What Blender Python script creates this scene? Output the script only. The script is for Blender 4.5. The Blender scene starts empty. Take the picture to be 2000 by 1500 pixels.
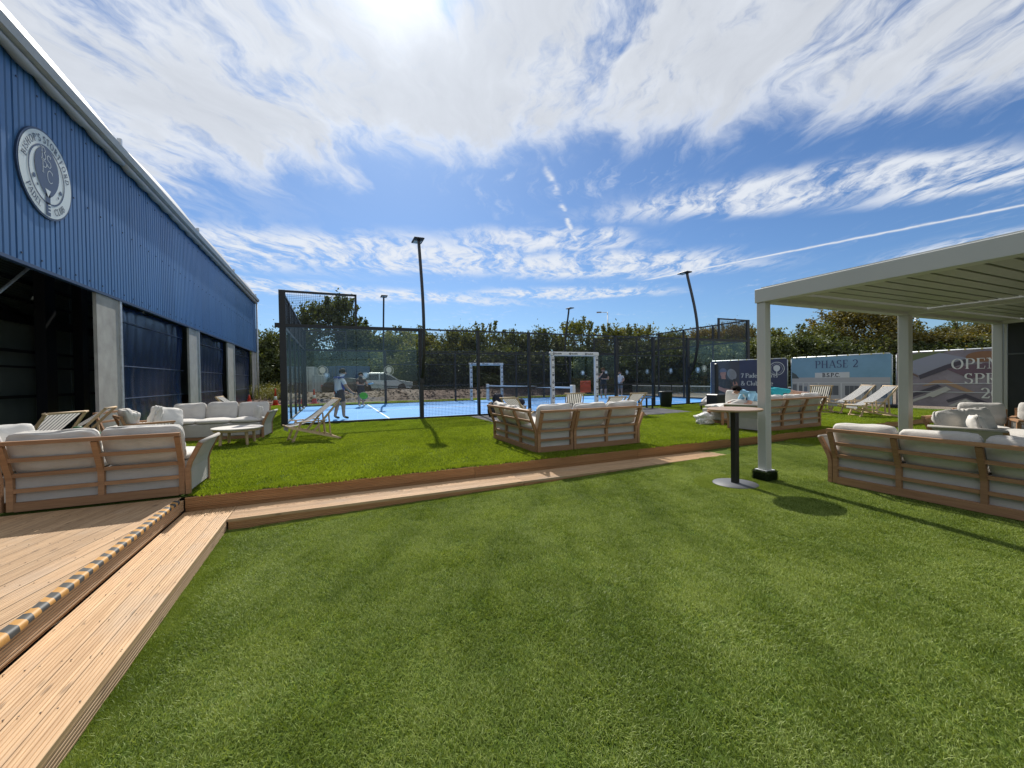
import bpy, bmesh, math, random
from mathutils import Vector, Matrix, noise as mnoise
R = math.radians
sc = bpy.context.scene
COL = sc.collection
rnd = random.Random(7)

# ------------------------------------------------------------------ camera
YAW, PITCH, ROLL, FPX, CAMZ = .416172, -.012410, -.016200, 794.1665, 1.28
Fv = Vector((math.sin(YAW) * math.cos(PITCH), math.cos(YAW) * math.cos(PITCH), math.sin(PITCH)))
R0 = Vector((math.cos(YAW), -math.sin(YAW), 0)); U0 = R0.cross(Fv)
Rv = R0 * math.cos(ROLL) + U0 * math.sin(ROLL); Uv = -R0 * math.sin(ROLL) + U0 * math.cos(ROLL)
cam = bpy.data.cameras.new('camera'); camo = bpy.data.objects.new('camera', cam); COL.objects.link(camo)
cam.sensor_width = 36; cam.lens = FPX / 2000 * 36; cam.clip_start = .05; cam.clip_end = 5000
m = Matrix((Rv, Uv, -Fv)).transposed().to_4x4(); m.translation = (0, 0, CAMZ); camo.matrix_world = m
sc.camera = camo

# ------------------------------------------------------------------ light
SUN_AZ, SUN_EL = 8.4, 44.5
sv = Vector((math.sin(R(SUN_AZ)) * math.cos(R(SUN_EL)), math.cos(R(SUN_AZ)) * math.cos(R(SUN_EL)), math.sin(R(SUN_EL))))
sl = bpy.data.lights.new('sun', 'SUN'); sl.energy = 4.6; sl.angle = R(.55); sl.color = (1, .95, .87)
so = bpy.data.objects.new('sun', sl); COL.objects.link(so); so.rotation_euler = sv.to_track_quat('Z', 'Y').to_euler()
sc.view_settings.view_transform = 'Standard'; sc.view_settings.look = 'None'
sc.view_settings.gamma = 1; sc.view_settings.exposure = .35
try: sc.view_settings.use_curve_mapping = False
except Exception: pass
sc.render.engine = 'CYCLES'
sc.cycles.use_denoising = True; sc.cycles.use_adaptive_sampling = True; sc.cycles.adaptive_threshold = .015
sc.cycles.max_bounces = 6; sc.cycles.diffuse_bounces = 3; sc.cycles.glossy_bounces = 3; sc.cycles.transparent_max_bounces = 20
sc.cycles.sample_clamp_indirect = 6

class NT:
    def __init__(s, tree): s.t = tree; s.n = tree.nodes; s.l = tree.links
    def node(s, typ, **kw):
        n = s.n.new(typ)
        for k, v in kw.items(): setattr(n, k, v)
        return n
    def put(s, sock, v):
        if hasattr(v, 'links') or isinstance(v, bpy.types.NodeSocket): s.l.new(v, sock)
        elif v is not None: sock.default_value = v
    def math(s, op, a, b=None, c=None, clamp=False):
        n = s.node('ShaderNodeMath', operation=op, use_clamp=clamp)
        s.put(n.inputs[0], a)
        if b is not None: s.put(n.inputs[1], b)
        if c is not None: s.put(n.inputs[2], c)
        return n.outputs[0]
    def vmath(s, op, a, b=None, scale=None):
        n = s.node('ShaderNodeVectorMath', operation=op)
        s.put(n.inputs[0], a)
        if b is not None: s.put(n.inputs[1], b)
        if scale is not None: s.put(n.inputs['Scale'], scale)
        return n.outputs['Value'] if op in ('DOT_PRODUCT', 'LENGTH', 'DISTANCE') else n.outputs[0]
    def noise(s, vec, scale, detail=3, rough=.5, dist=0, dim='3D'):
        n = s.node('ShaderNodeTexNoise', noise_dimensions=dim)
        if vec is not None: s.put(n.inputs['Vector'], vec)
        n.inputs['Scale'].default_value = scale; n.inputs['Detail'].default_value = detail
        n.inputs['Roughness'].default_value = rough; n.inputs['Distortion'].default_value = dist
        return n.outputs['Fac']
    def ramp(s, fac, stops, interp='LINEAR'):
        n = s.node('ShaderNodeValToRGB'); s.put(n.inputs[0], fac); cr = n.color_ramp; cr.interpolation = interp
        while len(cr.elements) < len(stops): cr.elements.new(.5)
        for e, (p, c) in zip(cr.elements, stops):
            e.position = p; e.color = (*c, 1) if len(c) == 3 else c
        return n.outputs[0]
    def smooth(s, v, a, b):
        n = s.node('ShaderNodeMapRange', interpolation_type='SMOOTHSTEP')
        s.put(n.inputs[0], v); n.inputs[1].default_value = a; n.inputs[2].default_value = b
        return n.outputs[0]
    def mix(s, fac, a, b, typ='MIX'):
        n = s.node('ShaderNodeMix', data_type='RGBA', blend_type=typ)
        s.put(n.inputs[0], fac)
        for k, v in ((6, a), (7, b)):
            if isinstance(v, (tuple, list)): v = (*v, 1) if len(v) == 3 else v
            s.put(n.inputs[k], v)
        return n.outputs[2]
    def comb(s, x, y, z=0.0):
        n = s.node('ShaderNodeCombineXYZ')
        for i, v in enumerate((x, y, z)): s.put(n.inputs[i], v)
        return n.outputs[0]

# ------------------------------------------------------------------ sky
w = bpy.data.worlds.new('World'); sc.world = w; w.use_nodes = True
t = NT(w.node_tree); t.n.clear()
out = t.node('ShaderNodeOutputWorld'); bg = t.node('ShaderNodeBackground')
sky = t.node('ShaderNodeTexSky', sky_type='NISHITA')
sky.sun_disc = False; sky.sun_elevation = R(SUN_EL); sky.sun_rotation = R(SUN_AZ)
sky.altitude = 100; sky.air_density = 1.0; sky.dust_density = .6; sky.ozone_density = 2.2
tc = t.node('ShaderNodeTexCoord'); d = tc.outputs['Generated']
sep = t.node('ShaderNodeSeparateXYZ'); t.l.new(d, sep.inputs[0])
dz = t.math('MAXIMUM', sep.outputs[2], .03)
px = t.math('DIVIDE', sep.outputs[0], dz); py = t.math('DIVIDE', sep.outputs[1], dz)
pv = t.comb(px, py)                                   # the flat cloud layer overhead, unit height
# wind-drawn cirrus: coordinates turned along the streaks, squeezed across them
ca, sa = math.cos(R(62)), math.sin(R(62))
warp = t.node('ShaderNodeTexNoise'); t.put(warp.inputs['Vector'], pv); warp.inputs['Scale'].default_value = 1.6; warp.inputs['Detail'].default_value = 5
wv = t.vmath('SCALE', t.vmath('SUBTRACT', warp.outputs['Color'], (.5, .5, .5)), scale=.5)
pw = t.vmath('ADD', pv, wv)
s2 = t.node('ShaderNodeSeparateXYZ'); t.l.new(pw, s2.inputs[0])
al = t.math('ADD', t.math('MULTIPLY', s2.outputs[0], ca), t.math('MULTIPLY', s2.outputs[1], sa))
ac = t.math('SUBTRACT', t.math('MULTIPLY', s2.outputs[1], ca), t.math('MULTIPLY', s2.outputs[0], sa))
strk = t.noise(t.comb(t.math('MULTIPLY', al, .75), t.math('MULTIPLY', ac, 1.6), 3.7), 2.2, 8, .60, .0)
fine = t.noise(t.comb(t.math('MULTIPLY', al, .8), t.math('MULTIPLY', ac, 1.9), 9.1), 6.0, 7, .62, .15)
big = t.noise(t.comb(s2.outputs[0], s2.outputs[1], 5.3), .9, 4, .55)
edge = t.math('SUBTRACT', t.math('SUBTRACT', 2.2, t.math('MULTIPLY', px, .66)), py)   # > 0 inside the large sheet
sheet = t.smooth(t.math('ADD', edge, t.math('MULTIPLY', t.math('SUBTRACT', strk, .5), 1.5)), -.15, .45)
def blob(cx, cy, ang, la, lc):
    c_, s_ = math.cos(R(ang)), math.sin(R(ang))
    dx = t.math('SUBTRACT', s2.outputs[0], cx); dy = t.math('SUBTRACT', s2.outputs[1], cy)
    a_ = t.math('DIVIDE', t.math('ADD', t.math('MULTIPLY', dx, c_), t.math('MULTIPLY', dy, s_)), la)
    b_ = t.math('DIVIDE', t.math('SUBTRACT', t.math('MULTIPLY', dy, c_), t.math('MULTIPLY', dx, s_)), lc)
    r2 = t.math('ADD', t.math('MULTIPLY', a_, a_), t.math('MULTIPLY', b_, b_))
    return t.math('EXPONENT', t.math('MULTIPLY', r2, -1))
bands = None
for args in ((2.35, 1.38, -40, 1.15, .30), (.3, 3.4, -8, 1.9, .5), (1.45, 2.65, -20, .8, .26), (2.3, 3.0, -25, 1.4, .45), (3.1, 1.0, -50, .6, .22), (-.2, 4.9, 0, 2.6, .4), (2.6, 4.1, -22, 1.2, .33), (-1.6, 3.6, 15, 1.6, .45), (5.0, .6, -75, 1.6, .5), (-2.5, .6, 50, 2.6, 1.0), (.8, -2, 20, 3.5, 1.6), (4, -2.4, 60, 3, 1.4)):
    b_ = blob(*args); bands = b_ if bands is None else t.math('MAXIMUM', bands, b_)
low = t.math('MULTIPLY', t.smooth(bands, .1, .75), t.smooth(t.math('ADD', t.math('MULTIPLY', strk, .55), t.math('MULTIPLY', fine, .45)), .40, .58))
body = t.math('MULTIPLY', sheet, t.smooth(t.math('ADD', t.math('ADD', t.math('MULTIPLY', strk, .55), t.math('MULTIPLY', fine, .42)), t.math('MULTIPLY', big, .22)), .43, .63))
wisp = t.math('MULTIPLY', t.math('MULTIPLY', t.smooth(fine, .50, .80), .5), t.smooth(big, .42, .66))
# vapour trails
def trail(x0, y0, x1, y1, wd):
    L = math.hypot(x1 - x0, y1 - y0); c_, s_ = (x1 - x0) / L, (y1 - y0) / L
    jit = t.math('MULTIPLY', t.math('SUBTRACT', t.noise(pv, 9, 4, .6), .5), wd * 2.2)
    dx = t.math('SUBTRACT', px, x0); dy = t.math('SUBTRACT', py, y0)
    a_ = t.math('ADD', t.math('MULTIPLY', dx, c_), t.math('MULTIPLY', dy, s_))
    b_ = t.math('ADD', t.math('SUBTRACT', t.math('MULTIPLY', dy, c_), t.math('MULTIPLY', dx, s_)), jit)
    g = t.math('EXPONENT', t.math('MULTIPLY', t.math('POWER', t.math('DIVIDE', t.math('ABSOLUTE', b_), wd), 2), -1))
    ends = t.math('MULTIPLY', t.smooth(a_, -.15, .1), t.math('SUBTRACT', 1, t.smooth(a_, L - .1, L + .25)))
    return t.math('MULTIPLY', t.math('MULTIPLY', g, ends), t.math('ADD', .6, t.math('MULTIPLY', fine, .8)))
tr = t.math('MAXIMUM', trail(3.0, 3.25, 3.9, .85, .028), t.math('MULTIPLY', trail(.93, 1.68, 1.62, 2.5, .016), t.smooth(t.noise(pv, 5.5, 3, .6), .38, .62)))
cov = t.math('MAXIMUM', t.math('MAXIMUM', body, low), t.math('MAXIMUM', wisp, tr), clamp=True)
fade = t.smooth(sep.outputs[2], .06, .17)
cov = t.math('MULTIPLY', t.math('MULTIPLY', cov, fade), .93, clamp=True)
# thin ice cloud scatters forward: brighter towards the sun
cs = t.math('MAXIMUM', t.vmath('DOT_PRODUCT', t.vmath('NORMALIZE', d), tuple(sv)), 0)
glow = t.math('ADD', t.math('MULTIPLY', t.math('POWER', cs, 12), .7), t.math('MULTIPLY', t.math('POWER', cs, 220), 5))
thick = t.math('MULTIPLY', t.smooth(t.math('MULTIPLY', sheet, t.math('ADD', strk, t.math('MULTIPLY', big, .6))), .62, 1.0), .28)
lum = t.math('MULTIPLY', t.math('ADD', 7.8, glow), t.math('SUBTRACT', 1, t.math('MULTIPLY', thick, .6)))
lum = t.math('MULTIPLY', lum, t.math('ADD', .84, t.math('ADD', t.math('MULTIPLY', fine, .22), t.math('MULTIPLY', strk, .10))))
ccol = t.vmath('MULTIPLY', t.comb(lum, lum, lum), (.935, .982, 1.055))
skyc = t.vmath('ADD', sky.outputs[0], t.vmath('SCALE', (1.0, .97, .93), scale=t.math('MULTIPLY', t.math('POWER', cs, 200), 4)))
skyc = t.vmath('MULTIPLY', skyc, (.56, .75, .97))
final = t.mix(cov, skyc, ccol)
t.l.new(final, bg.inputs[0]); bg.inputs[1].default_value = .085
t.l.new(bg.outputs[0], out.inputs[0])

# ------------------------------------------------------------------ materials
MATS = {}
def pmat(name, col, rough=.6, metal=0., spec=.5, var=0., vscale=6., bump=0., bscale=60., emit=None):
    if name in MATS: return MATS[name]
    mt = bpy.data.materials.new(name); mt.use_nodes = True; q = NT(mt.node_tree)
    b = q.n['Principled BSDF']; b.inputs['Roughness'].default_value = rough; b.inputs['Metallic'].default_value = metal
    b.inputs['Specular IOR Level'].default_value = spec
    b.inputs['Base Color'].default_value = (*col, 1)
    tcx = q.node('ShaderNodeTexCoord')
    if var:
        oi = q.node('ShaderNodeObjectInfo')
        v = q.vmath('ADD', tcx.outputs['Object'], q.vmath('SCALE', (7.3, 3.1, 5.7), scale=oi.outputs['Random']))
        n = q.noise(v, vscale, 5, .6)
        lo = tuple(c * (1 - var) for c in col); hi = tuple(min(1, c * (1 + var)) for c in col)
        q.l.new(q.ramp(n, [(.3, lo), (.7, hi)]), b.inputs['Base Color'])
    if bump:
        bn = q.node('ShaderNodeBump'); bn.inputs['Strength'].default_value = bump; bn.inputs['Distance'].default_value = .01
        q.l.new(q.noise(tcx.outputs['Object'], bscale, 4, .6), bn.inputs['Height']); q.l.new(bn.outputs[0], b.inputs['Normal'])
    MATS[name] = mt
    return mt

def wood(name, c0, c1, knots=True, rough=.65, grain=1., axis=0):
    mt = bpy.data.materials.new(name); mt.use_nodes = True; q = NT(mt.node_tree); b = q.n['Principled BSDF']
    tcx = q.node('ShaderNodeTexCoord'); oi = q.node('ShaderNodeObjectInfo')
    off = q.vmath('SCALE', (37., 11., 5.), scale=oi.outputs['Random'])
    v = q.vmath('ADD', tcx.outputs['Object'], off)
    st = [22., 22., 22.]; st[axis] = 1.1
    v2 = q.vmath('MULTIPLY', v, tuple(st))
    n1 = q.noise(v2, 1.6 * grain, 6, .6, .8); n2 = q.noise(v2, 7 * grain, 3, .6, .2)
    f = q.math('ADD', q.math('MULTIPLY', n1, .7), q.math('MULTIPLY', n2, .3))
    c = q.ramp(f, [(.28, c0), (.68, c1)])
    # each board a little different
    tone = q.math('ADD', .80, q.math('MULTIPLY', oi.outputs['Random'], .36))
    c = q.vmath('SCALE', c, scale=tone)
    if knots:
        vo = q.node('ShaderNodeTexVoronoi'); vo.inputs['Scale'].default_value = 1
        sk = [9., 9., 9.]; sk[axis] = 2.6
        q.l.new(q.vmath('ADD', q.vmath('MULTIPLY', v, tuple(sk)), q.vmath('SCALE', q.comb(n1, n1, n1), scale=.35)), vo.inputs['Vector'])
        k = q.math('SUBTRACT', 1, q.smooth(vo.outputs['Distance'], .05, .16))
        k = q.math('MULTIPLY', k, .6)
        c = q.mix(k, c, tuple(x * .38 for x in c0))
        gy = q.math('MULTIPLY', q.smooth(q.noise(v, 1.3, 4, .6), .52, .75), .28)
        c = q.mix(gy, c, (.34, .31, .27))
    q.l.new(c, b.inputs['Base Color']); b.inputs['Roughness'].default_value = rough
    bn = q.node('ShaderNodeBump'); bn.inputs['Strength'].default_value = .3; bn.inputs['Distance'].default_value = .004
    q.l.new(f, bn.inputs['Height']); q.l.new(bn.outputs[0], b.inputs['Normal'])
    MATS[name] = mt
    return mt

def fabric(name, col, var=.08, weave=420., bump=.25):
    mt = bpy.data.materials.new(name); mt.use_nodes = True; q = NT(mt.node_tree); b = q.n['Principled BSDF']
    tcx = q.node('ShaderNodeTexCoord'); o = tcx.outputs['Object']
    n = q.noise(o, 5, 4, .6); n2 = q.noise(o, 160, 2, .6)
    f = q.math('ADD', q.math('MULTIPLY', n, .6), q.math('MULTIPLY', n2, .4))
    q.l.new(q.ramp(f, [(.3, tuple(c * (1 - var) for c in col)), (.7, tuple(min(1, c * (1 + var)) for c in col))]), b.inputs['Base Color'])
    b.inputs['Roughness'].default_value = .9; b.inputs['Specular IOR Level'].default_value = .15
    b.inputs['Sheen Weight'].default_value = .15
    bn = q.node('ShaderNodeBump'); bn.inputs['Strength'].default_value = bump; bn.inputs['Distance'].default_value = .004
    h = q.math('ADD', q.noise(o, weave, 1, .5), q.math('MULTIPLY', q.noise(q.vmath('MULTIPLY', o, (1, 2.5, 1)), 14, 4, .6, .6), 2.2))
    q.l.new(h, bn.inputs['Height']); q.l.new(bn.outputs[0], b.inputs['Normal'])
    MATS[name] = mt
    return mt

def leafmat(name, stops, trans=.35, rough=.55, ns=.6):
    mt = bpy.data.materials.new(name); mt.use_nodes = True; q = NT(mt.node_tree); q.n.clear()
    o = q.node('ShaderNodeOutputMaterial'); geo = q.node('ShaderNodeNewGeometry'); oi = q.node('ShaderNodeObjectInfo')
    n = q.noise(geo.outputs['Position'], ns, 3, .6)
    rpi = geo.outputs['Random Per Island']
    f = q.math('ADD', q.math('ADD', q.math('MULTIPLY', n, .75), q.math('MULTIPLY', rpi, .35)), q.math('MULTIPLY', q.math('SUBTRACT', oi.outputs['Random'], .5), .25))
    c = q.ramp(f, stops)
    df = q.node('ShaderNodeBsdfDiffuse'); q.l.new(c, df.inputs[0])
    tl = q.node('ShaderNodeBsdfTranslucent'); q.l.new(q.vmath('MULTIPLY', c, (1.5, 1.35, .5)), tl.inputs[0])
    mx = q.node('ShaderNodeMixShader'); mx.inputs[0].default_value = trans; q.l.new(df.outputs[0], mx.inputs[1]); q.l.new(tl.outputs[0], mx.inputs[2])
    gl = q.node('ShaderNodeBsdfGlossy'); gl.inputs['Roughness'].default_value = rough; gl.inputs[0].default_value = (.9, .95, .9, 1)
    m2 = q.node('ShaderNodeMixShader'); m2.inputs[0].default_value = .045; q.l.new(mx.outputs[0], m2.inputs[1]); q.l.new(gl.outputs[0], m2.inputs[2])
    q.l.new(m2.outputs[0], o.inputs[0]); MATS[name] = mt
    return mt

def glassmat(name, tint=(.95, .98, .975), refl=1.0):
    mt = bpy.data.materials.new(name); mt.use_nodes = True; q = NT(mt.node_tree); q.n.clear()
    o = q.node('ShaderNodeOutputMaterial'); fr = q.node('ShaderNodeLayerWeight'); fr.inputs[0].default_value = .5
    tr_ = q.node('ShaderNodeBsdfTransparent'); tr_.inputs[0].default_value = (*tint, 1)
    gl = q.node('ShaderNodeBsdfGlossy'); gl.inputs['Roughness'].default_value = .01; gl.inputs[0].default_value = (.9, .95, .95, 1)
    dif = q.node('ShaderNodeBsdfDiffuse'); dif.inputs[0].default_value = (.55, .62, .6, 1)
    geo = q.node('ShaderNodeNewGeometry')
    dust = q.math('MULTIPLY', q.smooth(q.noise(geo.outputs['Position'], 2.3, 6, .7), .35, .8), .010)
    m0 = q.node('ShaderNodeMixShader'); q.l.new(dust, m0.inputs[0]); q.l.new(tr_.outputs[0], m0.inputs[1]); q.l.new(dif.outputs[0], m0.inputs[2])
    mx = q.node('ShaderNodeMixShader'); q.l.new(q.math('MULTIPLY', q.math('ADD', .022, q.math('MULTIPLY', q.math('POWER', fr.outputs['Facing'], 5), .9)), refl, clamp=True), mx.inputs[0]); q.l.new(m0.outputs[0], mx.inputs[1]); q.l.new(gl.outputs[0], mx.inputs[2])
    q.l.new(mx.outputs[0], o.inputs[0]); MATS[name] = mt
    return mt

# ------------------------------------------------------------------ mesh helpers
class MB:
    def __init__(s): s.v = []; s.f = []; s.mi = []; s.cur = 0
    def add(s, vs, fs):
        o = len(s.v); s.v += [tuple(p) for p in vs]; s.f += [tuple(i + o for i in f) for f in fs]; s.mi += [s.cur] * len(fs)
        return s
    def box(s, x0, x1, y0, y1, z0, z1):
        return s.add([(x0, y0, z0), (x1, y0, z0), (x1, y1, z0), (x0, y1, z0), (x0, y0, z1), (x1, y0, z1), (x1, y1, z1), (x0, y1, z1)],
                     [(0, 3, 2, 1), (4, 5, 6, 7), (0, 1, 5, 4), (1, 2, 6, 5), (2, 3, 7, 6), (3, 0, 4, 7)])
    def cbox(s, x0, x1, y0, y1, z0, z1, c=.006):      # box with chamfered vertical profile on all edges
        bm = bmesh.new(); bmesh.ops.create_cube(bm, size=1)
        for vv in bm.verts: vv.co = ((x0 + x1) / 2 + vv.co.x * (x1 - x0), (y0 + y1) / 2 + vv.co.y * (y1 - y0), (z0 + z1) / 2 + vv.co.z * (z1 - z0))
        bmesh.ops.bevel(bm, geom=bm.edges[:], offset=c, segments=1, affect='EDGES')
        s.frombm(bm); bm.free(); return s
    def frombm(s, bm):
        bm.verts.index_update()
        return s.add([v.co[:] for v in bm.verts], [tuple(v.index for v in f.verts) for f in bm.faces])
    def bar(s, p, q_, w_, h_, up=(0, 0, 1)):
        p = Vector(p); q_ = Vector(q_); d_ = (q_ - p).normalized(); u = Vector(up)
        if abs(d_.dot(u)) > .98: u = Vector((1, 0, 0))
        a = d_.cross(u).normalized(); b = a.cross(d_).normalized(); vs = []
        for c in (p, q_):
            for i, j in ((-1, -1), (1, -1), (1, 1), (-1, 1)): vs.append(c + a * (w_ / 2 * i) + b * (h_ / 2 * j))
        return s.add(vs, [(0, 3, 2, 1), (4, 5, 6, 7), (0, 1, 5, 4), (1, 2, 6, 5), (2, 3, 7, 6), (3, 0, 4, 7)])
    def path(s, pts, w_, h_, side):                    # rectangular bar following a polyline lying in a plane with normal `side`
        pts = [Vector(p) for p in pts]; a = Vector(side).normalized(); vs = []; n = len(pts)
        for i, p in enumerate(pts):
            d_ = (pts[min(i + 1, n - 1)] - pts[max(i - 1, 0)]).normalized(); b = a.cross(d_).normalized()
            for k, j in ((-1, -1), (1, -1), (1, 1), (-1, 1)): vs.append(p + a * (w_ / 2 * k) + b * (h_ / 2 * j))
        fs = [(0, 1, 2, 3), tuple(4 * (n - 1) + k for k in (3, 2, 1, 0))]
        for i in range(n - 1):
            for k in range(4): fs.append((4 * i + k, 4 * i + 4 + k, 4 * i + 4 + (k + 1) % 4, 4 * i + (k + 1) % 4))
        return s.add(vs, fs)
    def tube(s, pts, r, n=8, cap=True):
        pts = [Vector(p) for p in pts]; rs = r if isinstance(r, (list, tuple)) else [r] * len(pts); vs = []; m_ = len(pts)
        for i, p in enumerate(pts):
            d_ = (pts[min(i + 1, m_ - 1)] - pts[max(i - 1, 0)]).normalized(); u = Vector((0, 0, 1)) if abs(d_.z) < .95 else Vector((1, 0, 0))
            a = d_.cross(u).normalized(); b = a.cross(d_).normalized()
            for k in range(n): vs.append(p + a * (rs[i] * math.cos(2 * math.pi * k / n)) + b * (rs[i] * math.sin(2 * math.pi * k / n)))
        fs = [(i * n + k, i * n + (k + 1) % n, (i + 1) * n + (k + 1) % n, (i + 1) * n + k) for i in range(m_ - 1) for k in range(n)]
        if cap: fs += [tuple(range(n - 1, -1, -1)), tuple((m_ - 1) * n + k for k in range(n))]
        return s.add(vs, fs)
    def lathe(s, prof, n=24, c=(0, 0, 0)):
        vs = []; fs = []; L = len(prof)
        for r_, z in prof:
            for k in range(n): vs.append((c[0] + r_ * math.cos(2 * math.pi * k / n), c[1] + r_ * math.sin(2 * math.pi * k / n), c[2] + z))
        for i in range(L - 1):
            for k in range(n): fs.append((i * n + k, i * n + (k + 1) % n, (i + 1) * n + (k + 1) % n, (i + 1) * n + k))
        fs += [tuple(range(n - 1, -1, -1)), tuple((L - 1) * n + k for k in range(n))]
        return s.add(vs, fs)
    def prism(s, poly, axis, a, b):                    # poly in the two other axes (cyclic order), extruded along axis from a to b
        n = len(poly); vs = []
        for e in (a, b):
            for u, v in poly: vs.append({'x': (e, u, v), 'y': (u, e, v), 'z': (u, v, e)}[axis])
        fs = [tuple(range(n - 1, -1, -1)), tuple(range(n, 2 * n))] + [(k, (k + 1) % n, n + (k + 1) % n, n + k) for k in range(n)]
        return s.add(vs, fs)
    def mesh(s, name, mats, smooth=False, fixn=True):
        me = bpy.data.meshes.new(name); me.from_pydata(s.v, [], s.f); 
        for mt in (mats if isinstance(mats, (list, tuple)) else [mats]): me.materials.append(mt)
        if any(s.mi): me.polygons.foreach_set('material_index', s.mi)
        if fixn:
            bm = bmesh.new(); bm.from_mesh(me); bmesh.ops.recalc_face_normals(bm, faces=bm.faces[:]); bm.to_mesh(me); bm.free()
        if smooth:
            me.polygons.foreach_set('use_smooth', [True] * len(me.polygons))
        me.update(); return me
    def build(s, name, mats, parent=None, smooth=False, fixn=True):
        return link(name, s.mesh(name, mats, smooth, fixn), parent)

def link(name, me, parent=None, loc=None, rotz=None):
    o = bpy.data.objects.new(name, me); COL.objects.link(o)
    if parent is not None: o.parent = parent
    if loc is not None: o.location = loc
    if rotz is not None: o.rotation_euler = (0, 0, rotz)
    return o
def thing(name, label, cat, loc=(0, 0, 0), rotz=0, group=None):
    o = bpy.data.objects.new(name, None); COL.objects.link(o); o.empty_display_size = .1
    o.location = loc; o.rotation_euler = (0, 0, rotz)
    return tag(o, label, cat, group)
def tag(o, label, cat, group=None):
    o['label'] = label; o['category'] = cat
    if group: o['group'] = group
    return o
def kind(o, k, label=None):
    o['kind'] = k
    if label: o['label'] = label
    return o
def dup(o, parent=None):
    c = o.copy(); COL.objects.link(c)
    if parent is not None: c.parent = parent
    for ch in list(o.children): dup(ch, c)
    return c

def zlow(X): return -.295 + .135 * min(1, max(0, (X + 1) / 8))

# ---- materials used all over
M = MATS
pmat('black_steel', (.012, .013, .015), .42, spec=.5)
pmat('dark_rubber', (.015, .015, .016), .8)
pmat('white_paint', (.72, .73, .73), .38, var=.03, vscale=2)
pmat('pergola_paint', (.52, .53, .50), .4, var=.03, vscale=1.5)
pmat('louvre_paint', (.40, .405, .375), .45)
pmat('galvanised', (.52, .55, .57), .45, metal=.6, var=.18, vscale=9)
pmat('concrete', (.33, .325, .30), .85, var=.18, vscale=3, bump=.3)
wood('deck_pine', (.34, .20, .095), (.60, .405, .23))
wood('riser_pine', (.30, .145, .055), (.50, .27, .115), knots=False)
wood('teak', (.25, .125, .06), (.42, .235, .12), knots=False, grain=1.2)
wood('pale_beech', (.42, .29, .16), (.58, .43, .26), knots=False)
wood('ash_top', (.44, .29, .19), (.58, .41, .28), knots=False, rough=.3)
fabric('cream_fabric', (.60, .572, .53), bump=.5)
fabric('base_fabric', (.49, .47, .44), weave=300)
fabric('sling_mesh', (.40, .375, .34), weave=500)
fabric('pillow_fabric', (.68, .655, .61))
glassmat('court_glass')

# ================================================================== ground
def groundmat():
    mt = bpy.data.materials.new('rough_ground'); mt.use_nodes = True; q = NT(mt.node_tree); b = q.n['Principled BSDF']
    geo = q.node('ShaderNodeNewGeometry'); p = geo.outputs['Position']
    n = q.noise(p, .35, 5, .6); n2 = q.noise(p, 9, 5, .65); n3 = q.noise(p, 60, 2, .6)
    f = q.math('ADD', q.math('MULTIPLY', n, .35), q.math('ADD', q.math('MULTIPLY', n2, .35), q.math('MULTIPLY', n3, .3)))
    q.l.new(q.ramp(f, [(.3, (.08, .058, .038)), (.48, (.17, .125, .085)), (.62, (.25, .205, .155)), (.75, (.32, .285, .23))]), b.inputs['Base Color'])
    b.inputs['Roughness'].default_value = .95
    bn = q.node('ShaderNodeBump'); bn.inputs['Strength'].default_value = .8; bn.inputs['Distance'].default_value = .05
    q.l.new(q.math('ADD', n2, n3), bn.inputs['Height']); q.l.new(bn.outputs[0], b.inputs['Normal']); return mt
g = MB(); B_ = 3000
g.add([(-B_, -B_, -.45), (B_, -B_, -.45), (B_, 5.80, -.45), (-B_, 5.80, -.45), (B_, 5.86, -.03), (-B_, 5.86, -.03), (B_, B_, -.03), (-B_, B_, -.03)],
      [(0, 1, 2, 3), (3, 2, 4, 5), (5, 4, 6, 7)])
kind(g.build('ground', groundmat()), 'structure')

# ---- bank of earth and wood chip behind the court
bm_ = MB(); nx, ny = 70, 14
def bank_z(u, v, X):
    e = math.sin(math.pi * min(1, max(0, v))) ** .8
    return -.04 + (.55 + .35 * mnoise.noise((X * .3, v * 2, 1))) * e + .10 * mnoise.noise((X * 1.7, v * 9, 4)) * e
BX0, BX1, BY0, BY1 = -9, 34, 28.2, 34.5
def bank_y(u, v): return BY0 + (BY1 - BY0) * v - 5 * max(0, (u - .55)) 
vs = []; fs = []
for j in range(ny + 1):
    for i in range(nx + 1):
        u, v = i / nx, j / ny; X = BX0 + (BX1 - BX0) * u
        vs.append((X, bank_y(u, v), bank_z(u, v, X)))
for j in range(ny):
    for i in range(nx): a = j * (nx + 1) + i; fs.append((a, a + 1, a + nx + 2, a + nx + 1))
bm_.add(vs, fs)
def chipmat(name, a, b_, c):
    mt = bpy.data.materials.new(name); mt.use_nodes = True; q = NT(mt.node_tree); b = q.n['Principled BSDF']
    geo = q.node('ShaderNodeNewGeometry'); p = geo.outputs['Position']
    f = q.math('ADD', q.math('MULTIPLY', q.noise(p, 1.2, 4, .6), .5), q.math('MULTIPLY', q.noise(p, 22, 3, .7), .5))
    f = q.math('ADD', f, q.math('MULTIPLY', q.math('SUBTRACT', geo.outputs['Random Per Island'], .5), .3))
    q.l.new(q.ramp(f, [(.3, a), (.5, b_), (.7, c)]), b.inputs['Base Color']); b.inputs['Roughness'].default_value = .95; return mt
chm = chipmat('wood_chip', (.038, .024, .016), (.085, .053, .036), (.16, .112, .08))
kind(bm_.build('earth_bank', chm, smooth=True), 'structure')
ch = MB()
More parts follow.
